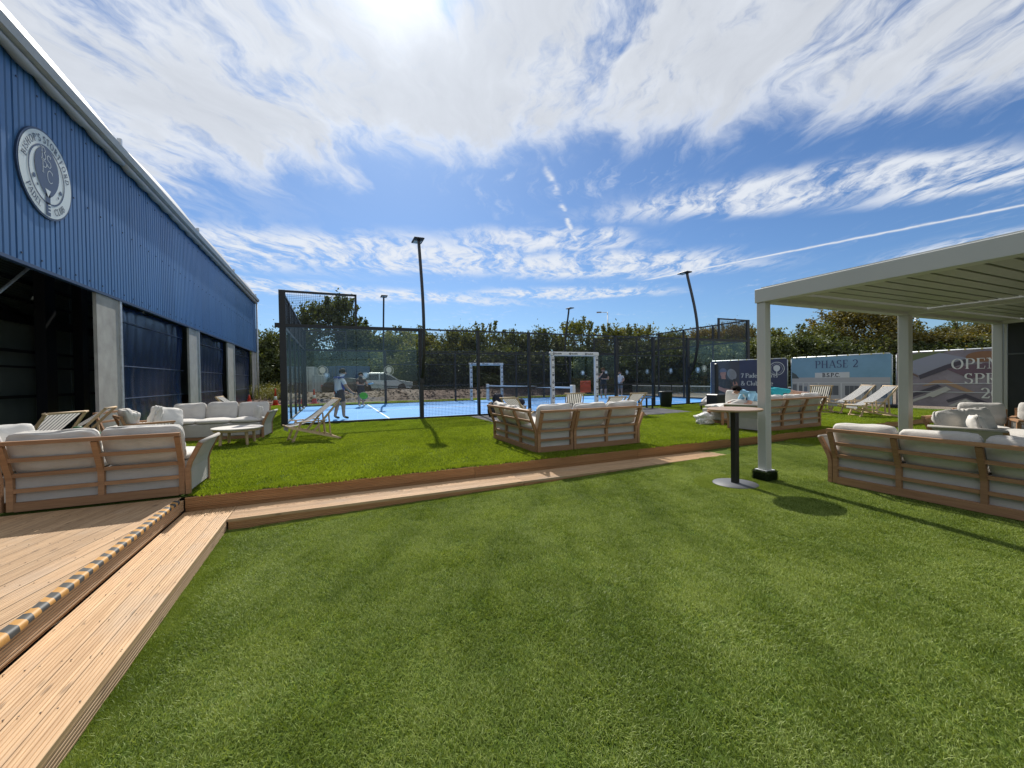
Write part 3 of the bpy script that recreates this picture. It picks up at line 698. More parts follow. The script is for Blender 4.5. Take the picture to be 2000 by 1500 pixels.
# ================================================================== lettering: broad-nib strokes, thick uprights and thin bars
def arc(cx, cy, rx, ry, a0, a1, n=14): return [(cx + rx * math.cos(R(a0 + (a1 - a0) * k / n)), cy + ry * math.sin(R(a0 + (a1 - a0) * k / n))) for k in range(n + 1)]
def srf(*xs): return [([(x - .12, y), (x + .12, y)], 't') for x, y in xs]
GL = {
 'P': (.68, [([(.17, 0), (.17, 1)], 'T'), ([(.17, .97)] + arc(.36, .73, .26, .25, 90, -90) + [(.17, .48)], 'C')] + srf((.17, .02), (.14, .98))),
 'H': (.86, [([(.17, 0), (.17, 1)], 'T'), ([(.69, 0), (.69, 1)], 'T'), ([(.17, .52), (.69, .52)], 't')] + srf((.17, .02), (.17, .98), (.69, .02), (.69, .98))),
 'A': (.84, [([(.10, 0), (.41, 1)], 't'), ([(.42, 1), (.74, 0)], 'T'), ([(.2, .34), (.62, .34)], 't')] + srf((.10, .02), (.74, .02))),
 'S': (.60, [(arc(.30, .74, .21, .24, 35, 270, 16) + arc(.30, .26, .23, .24, 90, -150, 16), 'C'), ([(.49, .99), (.49, .78)], 't'), ([(.07, .22), (.07, .01)], 't')]),
 'E': (.66, [([(.17, 0), (.17, 1)], 'T'), ([(.06, .98), (.56, .98), (.58, .76)], 't'), ([(.17, .52), (.44, .52)], 't'), ([(.06, .02), (.57, .02), (.61, .26)], 't')]),
 'F': (.62, [([(.17, 0), (.17, 1)], 'T'), ([(.06, .98), (.55, .98), (.57, .76)], 't'), ([(.17, .52), (.44, .52)], 't')] + srf((.17, .02))),
 '2': (.60, [(arc(.28, .70, .22, .28, 160, -30, 14) + [(.10, .06)], 'C'), ([(.06, .06), (.52, .06), (.55, .22)], 'T2')]),
 '0': (.66, [(arc(.33, .5, .25, .49, 90, 450, 28), 'C')]),
 'O': (.88, [(arc(.44, .5, .35, .49, 90, 450, 28), 'C')]),
 'C': (.80, [(arc(.44, .5, .35, .49, 40, 320, 24), 'C'), ([(.72, .96), (.72, .72)], 't')]),
 'N': (.86, [([(.16, 0), (.16, 1)], 't'), ([(.14, 1), (.70, .02)], 'T'), ([(.70, 0), (.70, 1)], 't')] + srf((.16, .02), (.10, .98), (.70, .98))),
 'R': (.76, [([(.17, 0), (.17, 1)], 'T'), ([(.17, .97)] + arc(.35, .75, .24, .23, 90, -90) + [(.17, .52)], 'C'), ([(.36, .52), (.68, .02)], 'T')] + srf((.17, .02), (.14, .98), (.70, .02))),
 'B': (.72, [([(.17, 0), (.17, 1)], 'T'), ([(.17, .97)] + arc(.34, .75, .22, .22, 90, -90) + [(.17, .53)], 'C'), ([(.17, .53)] + arc(.36, .275, .26, .255, 90, -90) + [(.17, .02)], 'C')] + srf((.14, .02), (.14, .98))),
 'D': (.80, [([(.17, 0), (.17, 1)], 'T'), ([(.17, .97)] + arc(.32, .5, .38, .47, 90, -90) + [(.17, .03)], 'C')] + srf((.14, .02), (.14, .98))),
 'I': (.36, [([(.18, 0), (.18, 1)], 'T')] + srf((.18, .02), (.18, .98))),
 'T': (.70, [([(.35, 0), (.35, 1)], 'T'), ([(.06, .76), (.08, .98), (.62, .98), (.64, .76)], 't')] + srf((.35, .02))),
 'L': (.64, [([(.17, 0), (.17, 1)], 'T'), ([(.06, .02), (.55, .02), (.58, .26)], 't')] + srf((.17, .98))),
 'U': (.82, [([(.17, 1), (.17, .32)] + arc(.41, .32, .24, .3, 180, 360) + [(.65, .32), (.65, 1)], 'C')] + srf((.17, .98), (.65, .98))),
 '7': (.58, [([(.06, .76), (.08, .95), (.53, .95)], 'T2'), ([(.52, .95), (.22, 0)], 'T')]),
 '&': (.86, [([(.78, .52)] + arc(.36, .26, .27, .26, 0, -200, 16) + [(.46, .66)] + arc(.34, .80, .15, .18, -30, 220, 12) + [(.74, .02)], 'C')]),
 '.': (.30, [([(.15, 0), (.15, .13)], 'T')]),
 "'": (.24, [([(.12, .72), (.12, .98)], 'T')]),
 'a': (.54, [(arc(.25, .42, .17, .20, 150, 0, 8) + [(.42, .1), (.5, .02)], 'C'), (arc(.23, .16, .16, .15, 60, 400, 16), 'C')]),
 'd': (.62, [(arc(.27, .31, .2, .30, 60, 420, 18), 'C'), ([(.47, 0), (.47, 1)], 'T')] + srf((.42, .98))),
 'e': (.54, [([(.09, .33), (.46, .33)] + arc(.28, .31, .19, .30, 5, 320, 20), 'C')]),
 'l': (.32, [([(.16, 0), (.16, 1)], 'T')] + srf((.16, .02), (.11, .98))),
 'o': (.58, [(arc(.29, .31, .21, .30, 90, 450, 20), 'C')]),
 'u': (.62, [([(.15, .6), (.15, .2)] + arc(.31, .2, .16, .18, 180, 360, 10) + [(.47, .6)], 'C'), ([(.47, .6), (.47, 0)], 'T')]),
 'r': (.44, [([(.15, 0), (.15, .6)], 'T'), (arc(.30, .42, .15, .18, 180, 40, 8), 'C')] + srf((.15, .02))),
 't': (.40, [([(.18, .85), (.18, .12)] + arc(.28, .12, .1, .1, 180, 300, 6), 'C'), ([(.04, .6), (.34, .6)], 't')]),
 's': (.44, [(arc(.22, .45, .14, .15, 40, 270, 10) + arc(.22, .15, .15, .15, 90, -140, 10), 'C')]),
 'b': (.62, [([(.15, 1), (.15, 0)], 'T'), (arc(.35, .31, .2, .30, 120, -240, 18), 'C')] + srf((.11, .98))),
 'h': (.64, [([(.15, 0), (.15, 1)], 'T'), (arc(.31, .42, .16, .18, 180, 0, 10) + [(.47, 0)], 'C')] + srf((.11, .98), (.15, .02), (.47, .02))),
 ' ': (.34, [])}
def stroke(mb, pts, mode, P, thick, thin):
    n = len(pts); vs = []
    for i, p in enumerate(pts):
        a, b = pts[max(i - 1, 0)], pts[min(i + 1, n - 1)]; dx, dy = b[0] - a[0], b[1] - a[1]; L = math.hypot(dx, dy) or 1; dx /= L; dy /= L
        wd = {'T': thick, 't': thin, 'T2': thick * .7}.get(mode) or (thin + (thick - thin) * abs(dy) ** 1.3)
        vs += [P(p[0] - dy * wd / 2, p[1] + dx * wd / 2), P(p[0] + dy * wd / 2, p[1] - dx * wd / 2)]
    mb.add(vs, [(2 * i, 2 * i + 1, 2 * i + 3, 2 * i + 2) for i in range(n - 1)])
def text(mb, s, x, y, h, fmap, thick=.15, thin=.055, gap=.06, centre=False):
    tot = sum(GL[c][0] + gap for c in s) * h
    if centre: x -= tot / 2
    for c in s:
        wd, st = GL[c]
        for pts, mode in st: stroke(mb, pts, mode, lambda u, v, x=x: fmap(x + u * h, y + v * h), thick, thin)
        x += (wd + gap) * h
    return x
def ring_text(mb, s, r, h, mid, P, inward=False, gap=.12):
    """Letters round a circle of radius r; mid = angle of the middle of the word; inward = read along the bottom."""
    tot = sum(GL[c][0] + gap for c in s) * h; pos = -tot / 2
    for c in s:
        wd, st = GL[c]; ac_ = (pos + wd * h / 2) / r
        th = (R(mid) - ac_) if not inward else (R(mid) + ac_)
        def F(u, v, th=th, wd=wd):
            du, dv = (u - wd / 2) * h, v * h
            if inward: rr = r - dv + 0; tx, ty = -math.sin(th), math.cos(th); return P(math.cos(th) * rr + tx * du, math.sin(th) * rr + ty * du)
            rr = r + dv; tx, ty = math.sin(th), -math.cos(th); return P(math.cos(th) * rr + tx * du, math.sin(th) * rr + ty * du)
        for pts, mode in st: stroke(mb, pts, mode, F, .16, .08)
        pos += (wd + gap) * h
def disc(mb, P, r, n=48, cx=0, cy=0, r0=0):
    if r0 <= 0: mb.add([P(cx + r * math.cos(2 * math.pi * k / n), cy + r * math.sin(2 * math.pi * k / n)) for k in range(n)], [tuple(range(n))])
    else:
        vs = [P(cx + q_ * math.cos(2 * math.pi * k / n), cy + q_ * math.sin(2 * math.pi * k / n)) for q_ in (r0, r) for k in range(n)]
        mb.add(vs, [(k, (k + 1) % n, n + (k + 1) % n, n + k) for k in range(n)])
def emblem(mb_dark, mb_lite, P, Rr, full):
    """Round club badge: racket on an oval field. P(x, y, layer)."""
    p1 = lambda x, y: P(x, y, 1); p2 = lambda x, y: P(x, y, 2); p3 = lambda x, y: P(x, y, 3)
    disc(mb_dark, p2, Rr * .70, r0=Rr * .66)
    head = [(Rr * .47 * math.cos(a) * (1 - .30 * max(0, -math.sin(a)) ** 2), Rr * (.14 + .52 * math.sin(a)) if math.sin(a) > 0 else Rr * (.14 + .66 * math.sin(a))) for a in [2 * math.pi * k / 40 for k in range(40)]]
    mb_dark.add([p2(*q_) for q_ in head], [tuple(range(40))])
    mb_dark.add([p2(*q_) for q_ in ((-Rr * .09, -Rr * .45), (Rr * .09, -Rr * .45), (Rr * .09, -Rr * .97), (-Rr * .09, -Rr * .97))], [(0, 1, 2, 3)])
    mb_lite.add([p3(*q_) for q_ in ((-Rr * .11, -Rr * .34), (Rr * .11, -Rr * .34), (0, -Rr * .52))], [(0, 1, 2)])
    for k in range(3): mb_lite.add([p3(*q_) for q_ in ((-.01 * Rr, -Rr * (.70 + .08 * k)), (Rr * .10, -Rr * (.68 + .08 * k)), (Rr * .10, -Rr * (.71 + .08 * k)), (-.01 * Rr, -Rr * (.73 + .08 * k)))], [(0, 1, 2, 3)])
    if full:
        ring_text(mb_dark, "BISHOP'S STORTFORD", Rr * .76, Rr * .155, 90, p2)
        ring_text(mb_dark, 'PADEL', Rr * .92, Rr * .155, 232, p2, True); ring_text(mb_dark, 'CLUB', Rr * .92, Rr * .155, 304, p2, True)
        for ch_, x_, y_ in (('B', -.24, .34), ('S', -.02, .22), ('P', -.22, .02), ('C', -.03, -.14)):
            text(mb_lite, ch_, Rr * x_, Rr * y_, Rr * .30, p3, .05, .04)
        for x_, y_, r_ in ((-.50, -.20, .055), (-.38, -.36, .03), (.52, -.22, .055), (.42, -.38, .03)): disc(mb_dark, p2, Rr * r_, 16, Rr * x_, Rr * y_)

# ---- round badge on the hall
LY, LZ, LR = 9.72, 4.93, .74
badge = thing('club_badge', "large round white and navy club badge reading BISHOP'S STORTFORD PADEL CLUB on the blue wall", 'sign', (FX + rib, LY, LZ))
bp_ = MB(); bp_.lathe([(LR, 0), (LR, .03)], 64)
bo = bp_.build('backing_disc', pmat('badge_navy', (.02, .045, .10), .4), badge); bo.rotation_euler = (0, R(90), 0)
fc = MB(); disc(fc, lambda x, y: (.034, x, y), LR * .955, 64); fc.build('badge_face', pmat('badge_white', (.60, .66, .66), .45), badge)
dk, lt = MB(), MB()
emblem(dk, lt, lambda x, y, l: (.034 + .003 * l, x, y), LR * .955, True)
dk.build('badge_lettering', M['badge_navy'], badge); lt.build('badge_monogram', M['badge_white'], badge)

# ================================================================== padel court
def courtmat():
    mt = bpy.data.materials.new('court_blue'); mt.use_nodes = True; q = NT(mt.node_tree); b = q.n['Principled BSDF']
    geo = q.node('ShaderNodeNewGeometry'); p = geo.outputs['Position']
    f = q.math('ADD', q.math('MULTIPLY', q.noise(p, .7, 4, .6), .5), q.math('MULTIPLY', q.noise(p, 45, 3, .7), .5))
    q.l.new(q.ramp(f, [(.3, (.035, .21, .56)), (.55, (.055, .27, .64)), (.75, (.12, .36, .68))]), b.inputs['Base Color']); b.inputs['Roughness'].default_value = .8; return mt
cf = MB(); cf.prism([(CX0, CY0), (CX1, CY0), (CX1, CY1), (CX0, CY1)], 'z', -.01, .008); kind(cf.build('court_surface', courtmat()), 'structure')
ln = MB(); CC = (CX0 + CX1) / 2
for x in (CX0 + 3.05, CX1 - 3.05): ln.box(x - .03, x + .03, CY0 + .05, CY1 - .05, .009, .0125)
ln.box(CX0 + 3.09, CX1 - 3.09, 18.62, 18.68, .009, .0125)
kind(ln.build('court_lines', pmat('line_white', (.75, .77, .78), .8)), 'structure')

court = thing('court_enclosure', 'black steel padel court enclosure with glass ends and wire mesh sides', 'court')
BS = M['black_steel']
def wire_panel(x0, x1, z0, z1, along, pos, st=.05, wd=.0068):
    b = MB(); n = int((z1 - z0) / st)
    pt = (lambda u, z: (u, pos, z)) if along == 'x' else (lambda u, z: (pos, u, z))
    for k in range(1, n): b.bar(pt(x0, z0 + k * st), pt(x1, z0 + k * st), wd, wd)
    n = int((x1 - x0) / st)
    for k in range(1, n): b.bar(pt(x0 + k * st, z0), pt(x0 + k * st, z1), wd * .8, wd * .8)
    return kind(b.build('mesh_panel', BS, court, fixn=False), 'stuff')
def post(x, y, z1, wd=.10, dp=.10, z0=0): return MB().box(x - wd / 2, x + wd / 2, y - dp / 2, y + dp / 2, z0, z1).build('post', BS, court)
def rail(p, q_, w_=.06, h_=.06): return MB().bar(p, q_, w_, h_).build('rail', BS, court)
def pane(x0, x1, z0, z1, along, pos, logo=True):
    b = MB(); th = .006
    if along == 'x': b.box(x0 + .01, x1 - .01, pos - th, pos + th, z0, z1)
    else: b.box(pos - th, pos + th, x0 + .01, x1 - .01, z0, z1)
    o = b.build('glass_pane', M['court_glass'], court)
    if logo:
        c = (x0 + x1) / 2; e = MB(); l = MB()
        P = (lambda x, y, k=0: (c + x, pos - .008, 1.62 + y)) if along == 'x' else (lambda x, y, k=0: (pos - .008, c + x, 1.62 + y))
        disc(e, P, .155, 40, r0=.142); hd = [(.085 * math.cos(a), .02 + (.09 if math.sin(a) > 0 else .105) * math.sin(a)) for a in [2 * math.pi * k / 28 for k in range(28)]]
        e.add([P(*q_) for q_ in hd], [tuple(range(28))]); e.add([P(*q_) for q_ in ((-.014, -.07), (.014, -.07), (.014, -.145), (-.014, -.145))], [(0, 1, 2, 3)])
        disc(e, P, .118, 40, r0=.112)
        e.build('frosted_badge', pmat('frosted', (.62, .68, .68), .7), o)
    return o
PX = [-10.04, -6.02, -4.0, -2.0, 2.0, 4.0, 6.02, 10.04]
for Y in (CY0, CY1):
    for i, px_ in enumerate(PX):
        end = i in (0, 7)
        if not end: post(CC + px_, Y, 3.0, .13 if i in (1, 6) else .09, .12)
    for a, b in ((0, 1), (6, 7)):
        x0, x1 = CC + PX[a], CC + PX[b]; xm = (x0 + x1) / 2
        rail((x0, Y, 2.96), (x1, Y, 2.96), .09, .10); rail((x0, Y, .035), (x1, Y, .035), .06, .07)
        pane(x0 + .06, xm, .07, 2.91, 'x', Y); pane(xm, x1 - .06, .07, 2.91, 'x', Y)
        e0, e1 = (x0, x0 + 2.02) if a == 0 else (x1 - 2.02, x1)
        rail((e0, Y, 3.97), (e1, Y, 3.97)); post((e1 if a == 0 else e0), Y, 4.0, .06 if a == 0 else .09, .06, 3.012)
        wire_panel(e0 + .04, e1 - .04, 3.02, 3.94, 'x', Y)
    for a, b in ((1, 2), (2, 3), (4, 5), (5, 6)):
        x0, x1 = CC + PX[a] + .06, CC + PX[b] - .06
        for z in (2.98, 2.2, .97, .03): rail((x0, Y, z), (x1, Y, z), .04, .05)
        wire_panel(x0, x1, .06, 2.95, 'x', Y)
    rail((CC - 1.94, Y, 2.98), (CC + 1.94, Y, 2.98), .04, .05); rail((CC - 1.94, Y, 2.2), (CC + 1.94, Y, 2.2), .04, .05)
    wire_panel(CC - 1.94, CC + 1.94, 2.23, 2.95, 'x', Y)
    for s_ in (-1, 1):
        x0, x1 = sorted((CC + s_ * 1.94, CC + s_ * 1.10)); rail((x0, Y, .97), (x1, Y, .97), .04, .05); rail((x0, Y, .03), (x1, Y, .03), .04, .05)
        wire_panel(x0, x1, .06, 2.17, 'x', Y)
for X in (CX0, CX1):
    for Y in (CY0, CY1): post(X, Y, 4.0, .17, .10)
    for k in range(1, 5): post(X, CY0 + 2 * k, 4.0, .08, .08)
    rail((X, CY0, 3.97), (X, CY1, 3.97)); rail((X, CY0, 2.96), (X, CY1, 2.96), .06, .08); rail((X, CY0, .035), (X, CY1, .035), .06, .07)
    for k in range(5): pane(CY0 + 2 * k + .05, CY0 + 2 * k + 1.95, .07, 2.91, 'y', X, X > 5)
    wire_panel(CY0 + .05, CY1 - .05, 3.02, 3.94, 'y', X)
br = MB().box(CX0 - .20, CX0 - .088, CY0 - .04, CY0 + .04, 2.90, 3.03).build('bracket', BS, court)

# ---- padded white gate frames
pad = pmat('pad_white', (.70, .71, .72), .5, bump=.2, bscale=20)
for Y, which in ((CY0, 'nearer'), (CY1, 'farther')):
    gf = thing('padded_gate_frame', ('large white padded frame round the near gate of the court, black print on it' if which == 'nearer' else 'smaller looking white padded frame round the far gate of the court'), 'gate frame', (CC, Y, 0))
    for s_ in (-1, 1): 
        bm = MB(); bm.cbox(s_ * 1.01 - .075, s_ * 1.01 + .075, -.075, .075, .012, 2.14, .03); bm.build('post_pad', pad, gf)
    bm = MB(); bm.cbox(-1.12, 1.12, -.085, .085, 2.143, 2.30, .03); bm.build('header_pad', pad, gf)
    pr = MB()
    for s_ in (-1, 1):
        for k in range(7): disc(pr, lambda x, y: (x, -.078, y), .045, 14, s_ * 1.01, .25 + k * .29, .018); pr.box(s_ * 1.01 - .03, s_ * 1.01 + .03, -.0785, -.0775, .33 + k * .29, .35 + k * .29)
    for k in range(3):
        xx = -.98 + k * .73; disc(pr, lambda x, y: (x, -.088, y), .045, 14, xx, 2.225, .018)
        for j in range(8): pr.box(xx + .07 + j * .036, xx + .095 + j * .036, -.0885, -.0875, 2.20, 2.235 + (.02 if j in (0, 4, 6) else 0))
    pr.build('print', pmat('print_black', (.02, .02, .025), .6), gf)

# ---- net with its posts
net = thing('court_net', 'white taped padel net stretched between two white posts', 'net', (CC, 0, 0))
for Y in (CY0 + .16, CY1 - .16): MB().cbox(-.07, .07, Y - .10, Y + .10, .009, 1.0, .012).build('net_post', pad, net)
MB().box(-.012, .012, CY0 + .30, CY1 - .30, .86, .93).build('tape', M['line_white'], net)
nm = MB()
for k in range(20): nm.bar((0, CY0 + .3, .05 + k * .04), (0, CY1 - .3, .05 + k * .04), .003, .003)
for k in range(230): nm.bar((0, CY0 + .3 + k * .0409, .04), (0, CY0 + .3 + k * .0409, .86), .003, .003)
kind(nm.build('netting', BS, net, fixn=False), 'stuff')

# ---- curved floodlight poles
lampm = pmat('lamp_housing', (.02, .02, .022), .4); ledm = pmat('lamp_lens', (.6, .6, .58), .2)
def pole_mesh():
    pts = []
    for k in range(25):
        z = 1.35 + (5.95 - 1.35) * k / 24; u = (z - 1.35) / 4.6
        off = -.10 - .52 * math.sin(math.pi * min(1, u * 1.02) ** .8) * (1 - .25 * u) - .02
        pts.append((0, off + .10 * u * u, z))
    return pts
def pole(x, y, sgn, label):
    o = thing('floodlight_pole', label, 'floodlight', (x, y, 0), 0 if sgn > 0 else R(180), 'floodlights at the court corners')
    MB().path(pole_mesh(), .085, .08, (1, 0, 0)).build('pole', BS, o)
    MB().box(-.06, .06, -.16, -.062, 1.2, 1.7).build('bracket', BS, o)
    e = pole_mesh()[-1]
    h = MB().cbox(-.17, .17, e[1] - .14, e[1] + .42, 5.951, 6.0, .012).build('lamp_head', lampm, o)
    MB().box(-.13, .13, e[1] + .08, e[1] + .38, 5.944, 5.9505).build('lens', ledm, h)
pole(CC - 6.02, CY0, 1, 'tall curved black floodlight pole left of the mesh, nearest the standing player')
pole(CC + 6.02, CY0, 1, 'curved black floodlight pole bowing outwards at the right end of the near mesh')
pole(CC - 6.02, CY1, -1, 'straight looking floodlight pole at the far side, seen above the left glass')
pole(CC + 6.02, CY1, -1, 'floodlight pole at the far side, seen behind the large white padded frame')

# ================================================================== pergola
PGX, PGY, PGZ = 5.50, 3.76, 2.47          # outer corner post, top of beams
P2X, P3X, PY0 = 9.26, 13.08, -1.2
perg = thing('pergola', 'white aluminium pergola with louvred roof and square posts over the lower lawn', 'pergola')
pp = M['pergola_paint']; hw = .074
for x in (PGX, P2X, P3X):
    hp = .060 if x == PGX else hw
    MB().cbox(x - hp, x + hp, PGY - hp, PGY + hp, zlow(x) + (.135 if x == PGX else 0), PGZ - .19, .006).build('post', pp, perg)
    MB().cbox(x - hw, x + hw, PY0 - hw, PY0 + hw, zlow(x), PGZ - .19, .006).build('post', pp, perg)
for x in (PGX, P2X, P3X):
    MB().cbox(x - hw - .002, x + hw + .002, PY0 - hw, PGY + hw + .002, PGZ - .188, PGZ, .005).build('side_beam', pp, perg)
for a, b in ((PGX, P2X), (P2X, P3X)):
    for y in (PGY, PY0): MB().cbox(a + hw + .004, b - hw - .004, y - hw, y + hw, PGZ - .187, PGZ - .001, .005).build('cross_beam', pp, perg)
    for s_ in (-1, 1):
        MB().box(*( (a + hw + .004, a + hw + .05) if s_ < 0 else (b - hw - .05, b - hw - .004)), PY0 + hw + .01, PGY - hw - .01, PGZ - .16, PGZ - .13).build('gutter_ledge', pp, perg)
    for y_, sg_ in ((PGY - hw - .004, -1), (PY0 + hw + .004, 1)): MB().box(a + hw + .055, b - hw - .055, *sorted((y_, y_ + sg_ * .26)), PGZ - .135, PGZ - .10).build('end_channel', M['louvre_paint'], perg)
    lm = MB(); lm.prism([(-.10, .03), (-.10, .02), (-.078, .02), (-.076, -.03), (.085, -.03), (.09, .0), (.105, .0), (.105, .03)], 'x', a + hw + .055, b - hw - .055); lme = lm.mesh('louvre', M['louvre_paint'])
    y = PY0 + .30
    while y < PGY - .28:
        link('louvre', lme, perg, (0, y, PGZ - .085)); y += .2
MB().box(PGX - hw + .03, PGX + hw - .01, PY0, PGY, PGZ + .002, PGZ + .02).build('top_trim', pp, perg)
MB().box(P3X - .03, P3X - .012, PY0 + .12, PGY - .14, zlow(P3X) + .05, PGZ - .19).build('roller_blind', pmat('blind_dark', (.022, .026, .026), .7, var=.1), perg)
MB().box(P3X - .05, P3X + .03, PGY - .135, PGY - .092, zlow(P3X), PGZ - .19).build('blind_guide', pp, perg)
MB().box(P3X - .04, P3X - .031, PY0 + .12, PGY - .14, 1.62, 1.65).build('blind_seam', pmat('seam_grey', (.1, .11, .11), .6), perg)
# turf wrapped foot of the corner post
ft = MB(); zz = zlow(PGX)
ft.cbox(PGX - .108, PGX + .108, PGY - .108, PGY + .108, zz, zz + .135, .012); fo = ft.build('post_foot', pmat('foot_green', (.012, .022, .006), .95), perg)
ftb = MB(); rr = random.Random(5)
for k in range(4200):
    side = rr.randrange(5); u, v = rr.uniform(-.108, .108), rr.uniform(.0, .135)
    if side == 4:
        u2 = rr.uniform(-.108, .108); p = Vector((u, u2, .135)); nrm = Vector((0, 0, 1))
        if abs(u) < .085 and abs(u2) < .085: continue
    else:
        nrm = Vector(((1, 0, 0), (-1, 0, 0), (0, 1, 0), (0, -1, 0))[side]); p = nrm * .108 + (Vector((0, u, v)) if side < 2 else Vector((u, 0, v)))
    p += Vector((PGX, PGY, zz)); t_ = Vector((rr.uniform(-1, 1), rr.uniform(-1, 1), rr.uniform(-.6, 1))) * .012; s_ = Vector((rr.uniform(-1, 1), rr.uniform(-1, 1), rr.uniform(-1, 1))).normalized() * .0025
    ftb.add([p - s_, p + s_, p + nrm * .018 + t_], [(0, 1, 2)])
kind(ftb.build('foot_turf', blademat('foot_blades', (.015, .032, .005), (.028, .055, .008), (.05, .085, .015), .02, .25), fo, fixn=False), 'stuff')
MB().box(PGX - .088, PGX + .088, PGY - .088, PGY + .088, zz + .137, zz + .149).build('foot_plate', M['white_paint'], fo)

# ================================================================== printed hoardings on site fence
def banner(name, label, A, B, content):
    A, B = Vector((*A, 0)), Vector((*B, 0)); L = (B - A).length; ang = math.atan2((B - A).y, (B - A).x)
    h = thing(name, label, 'hoarding', A, ang, 'printed fence hoardings'); gv = M['galvanised']     # local x along fence, camera side = -y
    fr = [(.02, 0, .10), (.02, 0, 1.92), (.10, 0, 2.0), (L - .10, 0, 2.0), (L - .02, 0, 1.92), (L - .02, 0, .10)]
    MB().tube(fr, .019, 8).build('fence_frame', gv, h, smooth=True)
    MB().tube([(.02, 0, .16), (L - .02, 0, .16)], .014, 6).build('fence_rail', gv, h)
    for x in (.02, L - .02): MB().cbox(x - .11, x + .11, -.32, .32, .0, .13, .03).build('fence_foot', M['dark_rubber'], h)
    vs = []; fs = []; nu, nw = 40, 20
    Pz = lambda x, z, l=0: (x, -.026 - .006 * mnoise.noise((x * 1.3, z * 1.6, A.x)) - .010 * max(0, mnoise.noise((x * .8 + z, z * 3, 7))) - .0035 * l, z)
    for j in range(nu + 1):
        for i in range(nw + 1): vs.append(Pz(.03 + (L - .06) * j / nu, .12 + 1.86 * i / nw))
    for j in range(nu):
        for i in range(nw): q_ = j * (nw + 1) + i; fs.append((q_, q_ + 1, q_ + nw + 2, q_ + nw + 1))
    sheet_ = MB().add(vs, fs)
    content(h, sheet_, Pz, L)
    tie = MB()
    for k in range(9): x = .25 + k * (L - .5) / 8; tie.box(x - .012, x + .012, -.04, .024, 1.975, 2.026)
    kind(tie.build('cable_tie', pmat('tie_yellow', (.62, .52, .12), .6), h), 'stuff')
    return h
def poly(h, name, pts, mt, Pz, layer, sub=6):
    """Flat print: a polygon laid on the sheet, cut into strips so that it follows the cloth."""
    bm = bmesh.new(); vs = [bm.verts.new((p[0], 0, p[1])) for p in pts]; bm.faces.new(vs)
    x0, x1 = min(p[0] for p in pts), max(p[0] for p in pts); z0, z1 = min(p[1] for p in pts), max(p[1] for p in pts)
    for k in range(1, max(2, int((x1 - x0) / .18))):
        x = x0 + (x1 - x0) * k / max(2, int((x1 - x0) / .18)); bmesh.ops.bisect_plane(bm, geom=bm.verts[:] + bm.edges[:] + bm.faces[:], plane_co=(x, 0, 0), plane_no=(1, 0, 0))
    for k in range(1, max(2, int((z1 - z0) / .18))):
        z = z0 + (z1 - z0) * k / max(2, int((z1 - z0) / .18)); bmesh.ops.bisect_plane(bm, geom=bm.verts[:] + bm.edges[:] + bm.faces[:], plane_co=(0, 0, z), plane_no=(0, 0, 1))
    b = MB(); bm.verts.index_update(); b.add([Pz(v.co.x, v.co.z, layer) for v in bm.verts], [tuple(v.index for v in f.verts) for f in bm.faces]); bm.free()
    return b.build(name, mt, h)
def letters(h, rows, mt, Pz, layer, **kw):
    for s_, x, z, hh in rows:
        b = MB(); text(b, s_, x, z, hh, lambda u, v: Pz(u, v, layer), **kw); b.build('lettering', mt, h)
def ell(cx, cz, rx, rz, n=22, rot=0): 
    return [(cx + rx * math.cos(a) * math.cos(rot) - rz * math.sin(a) * math.sin(rot), cz + rx * math.cos(a) * math.sin(rot) + rz * math.sin(a) * math.cos(rot)) for a in [2 * math.pi * k / n for k in range(n)]]
cm_ = lambda n, c, r=.75: pmat('print_' + n, tuple(x * 1.4 + .018 for x in c), r)  # print colours lifted: pale haze of backlit vinyl put into the colour
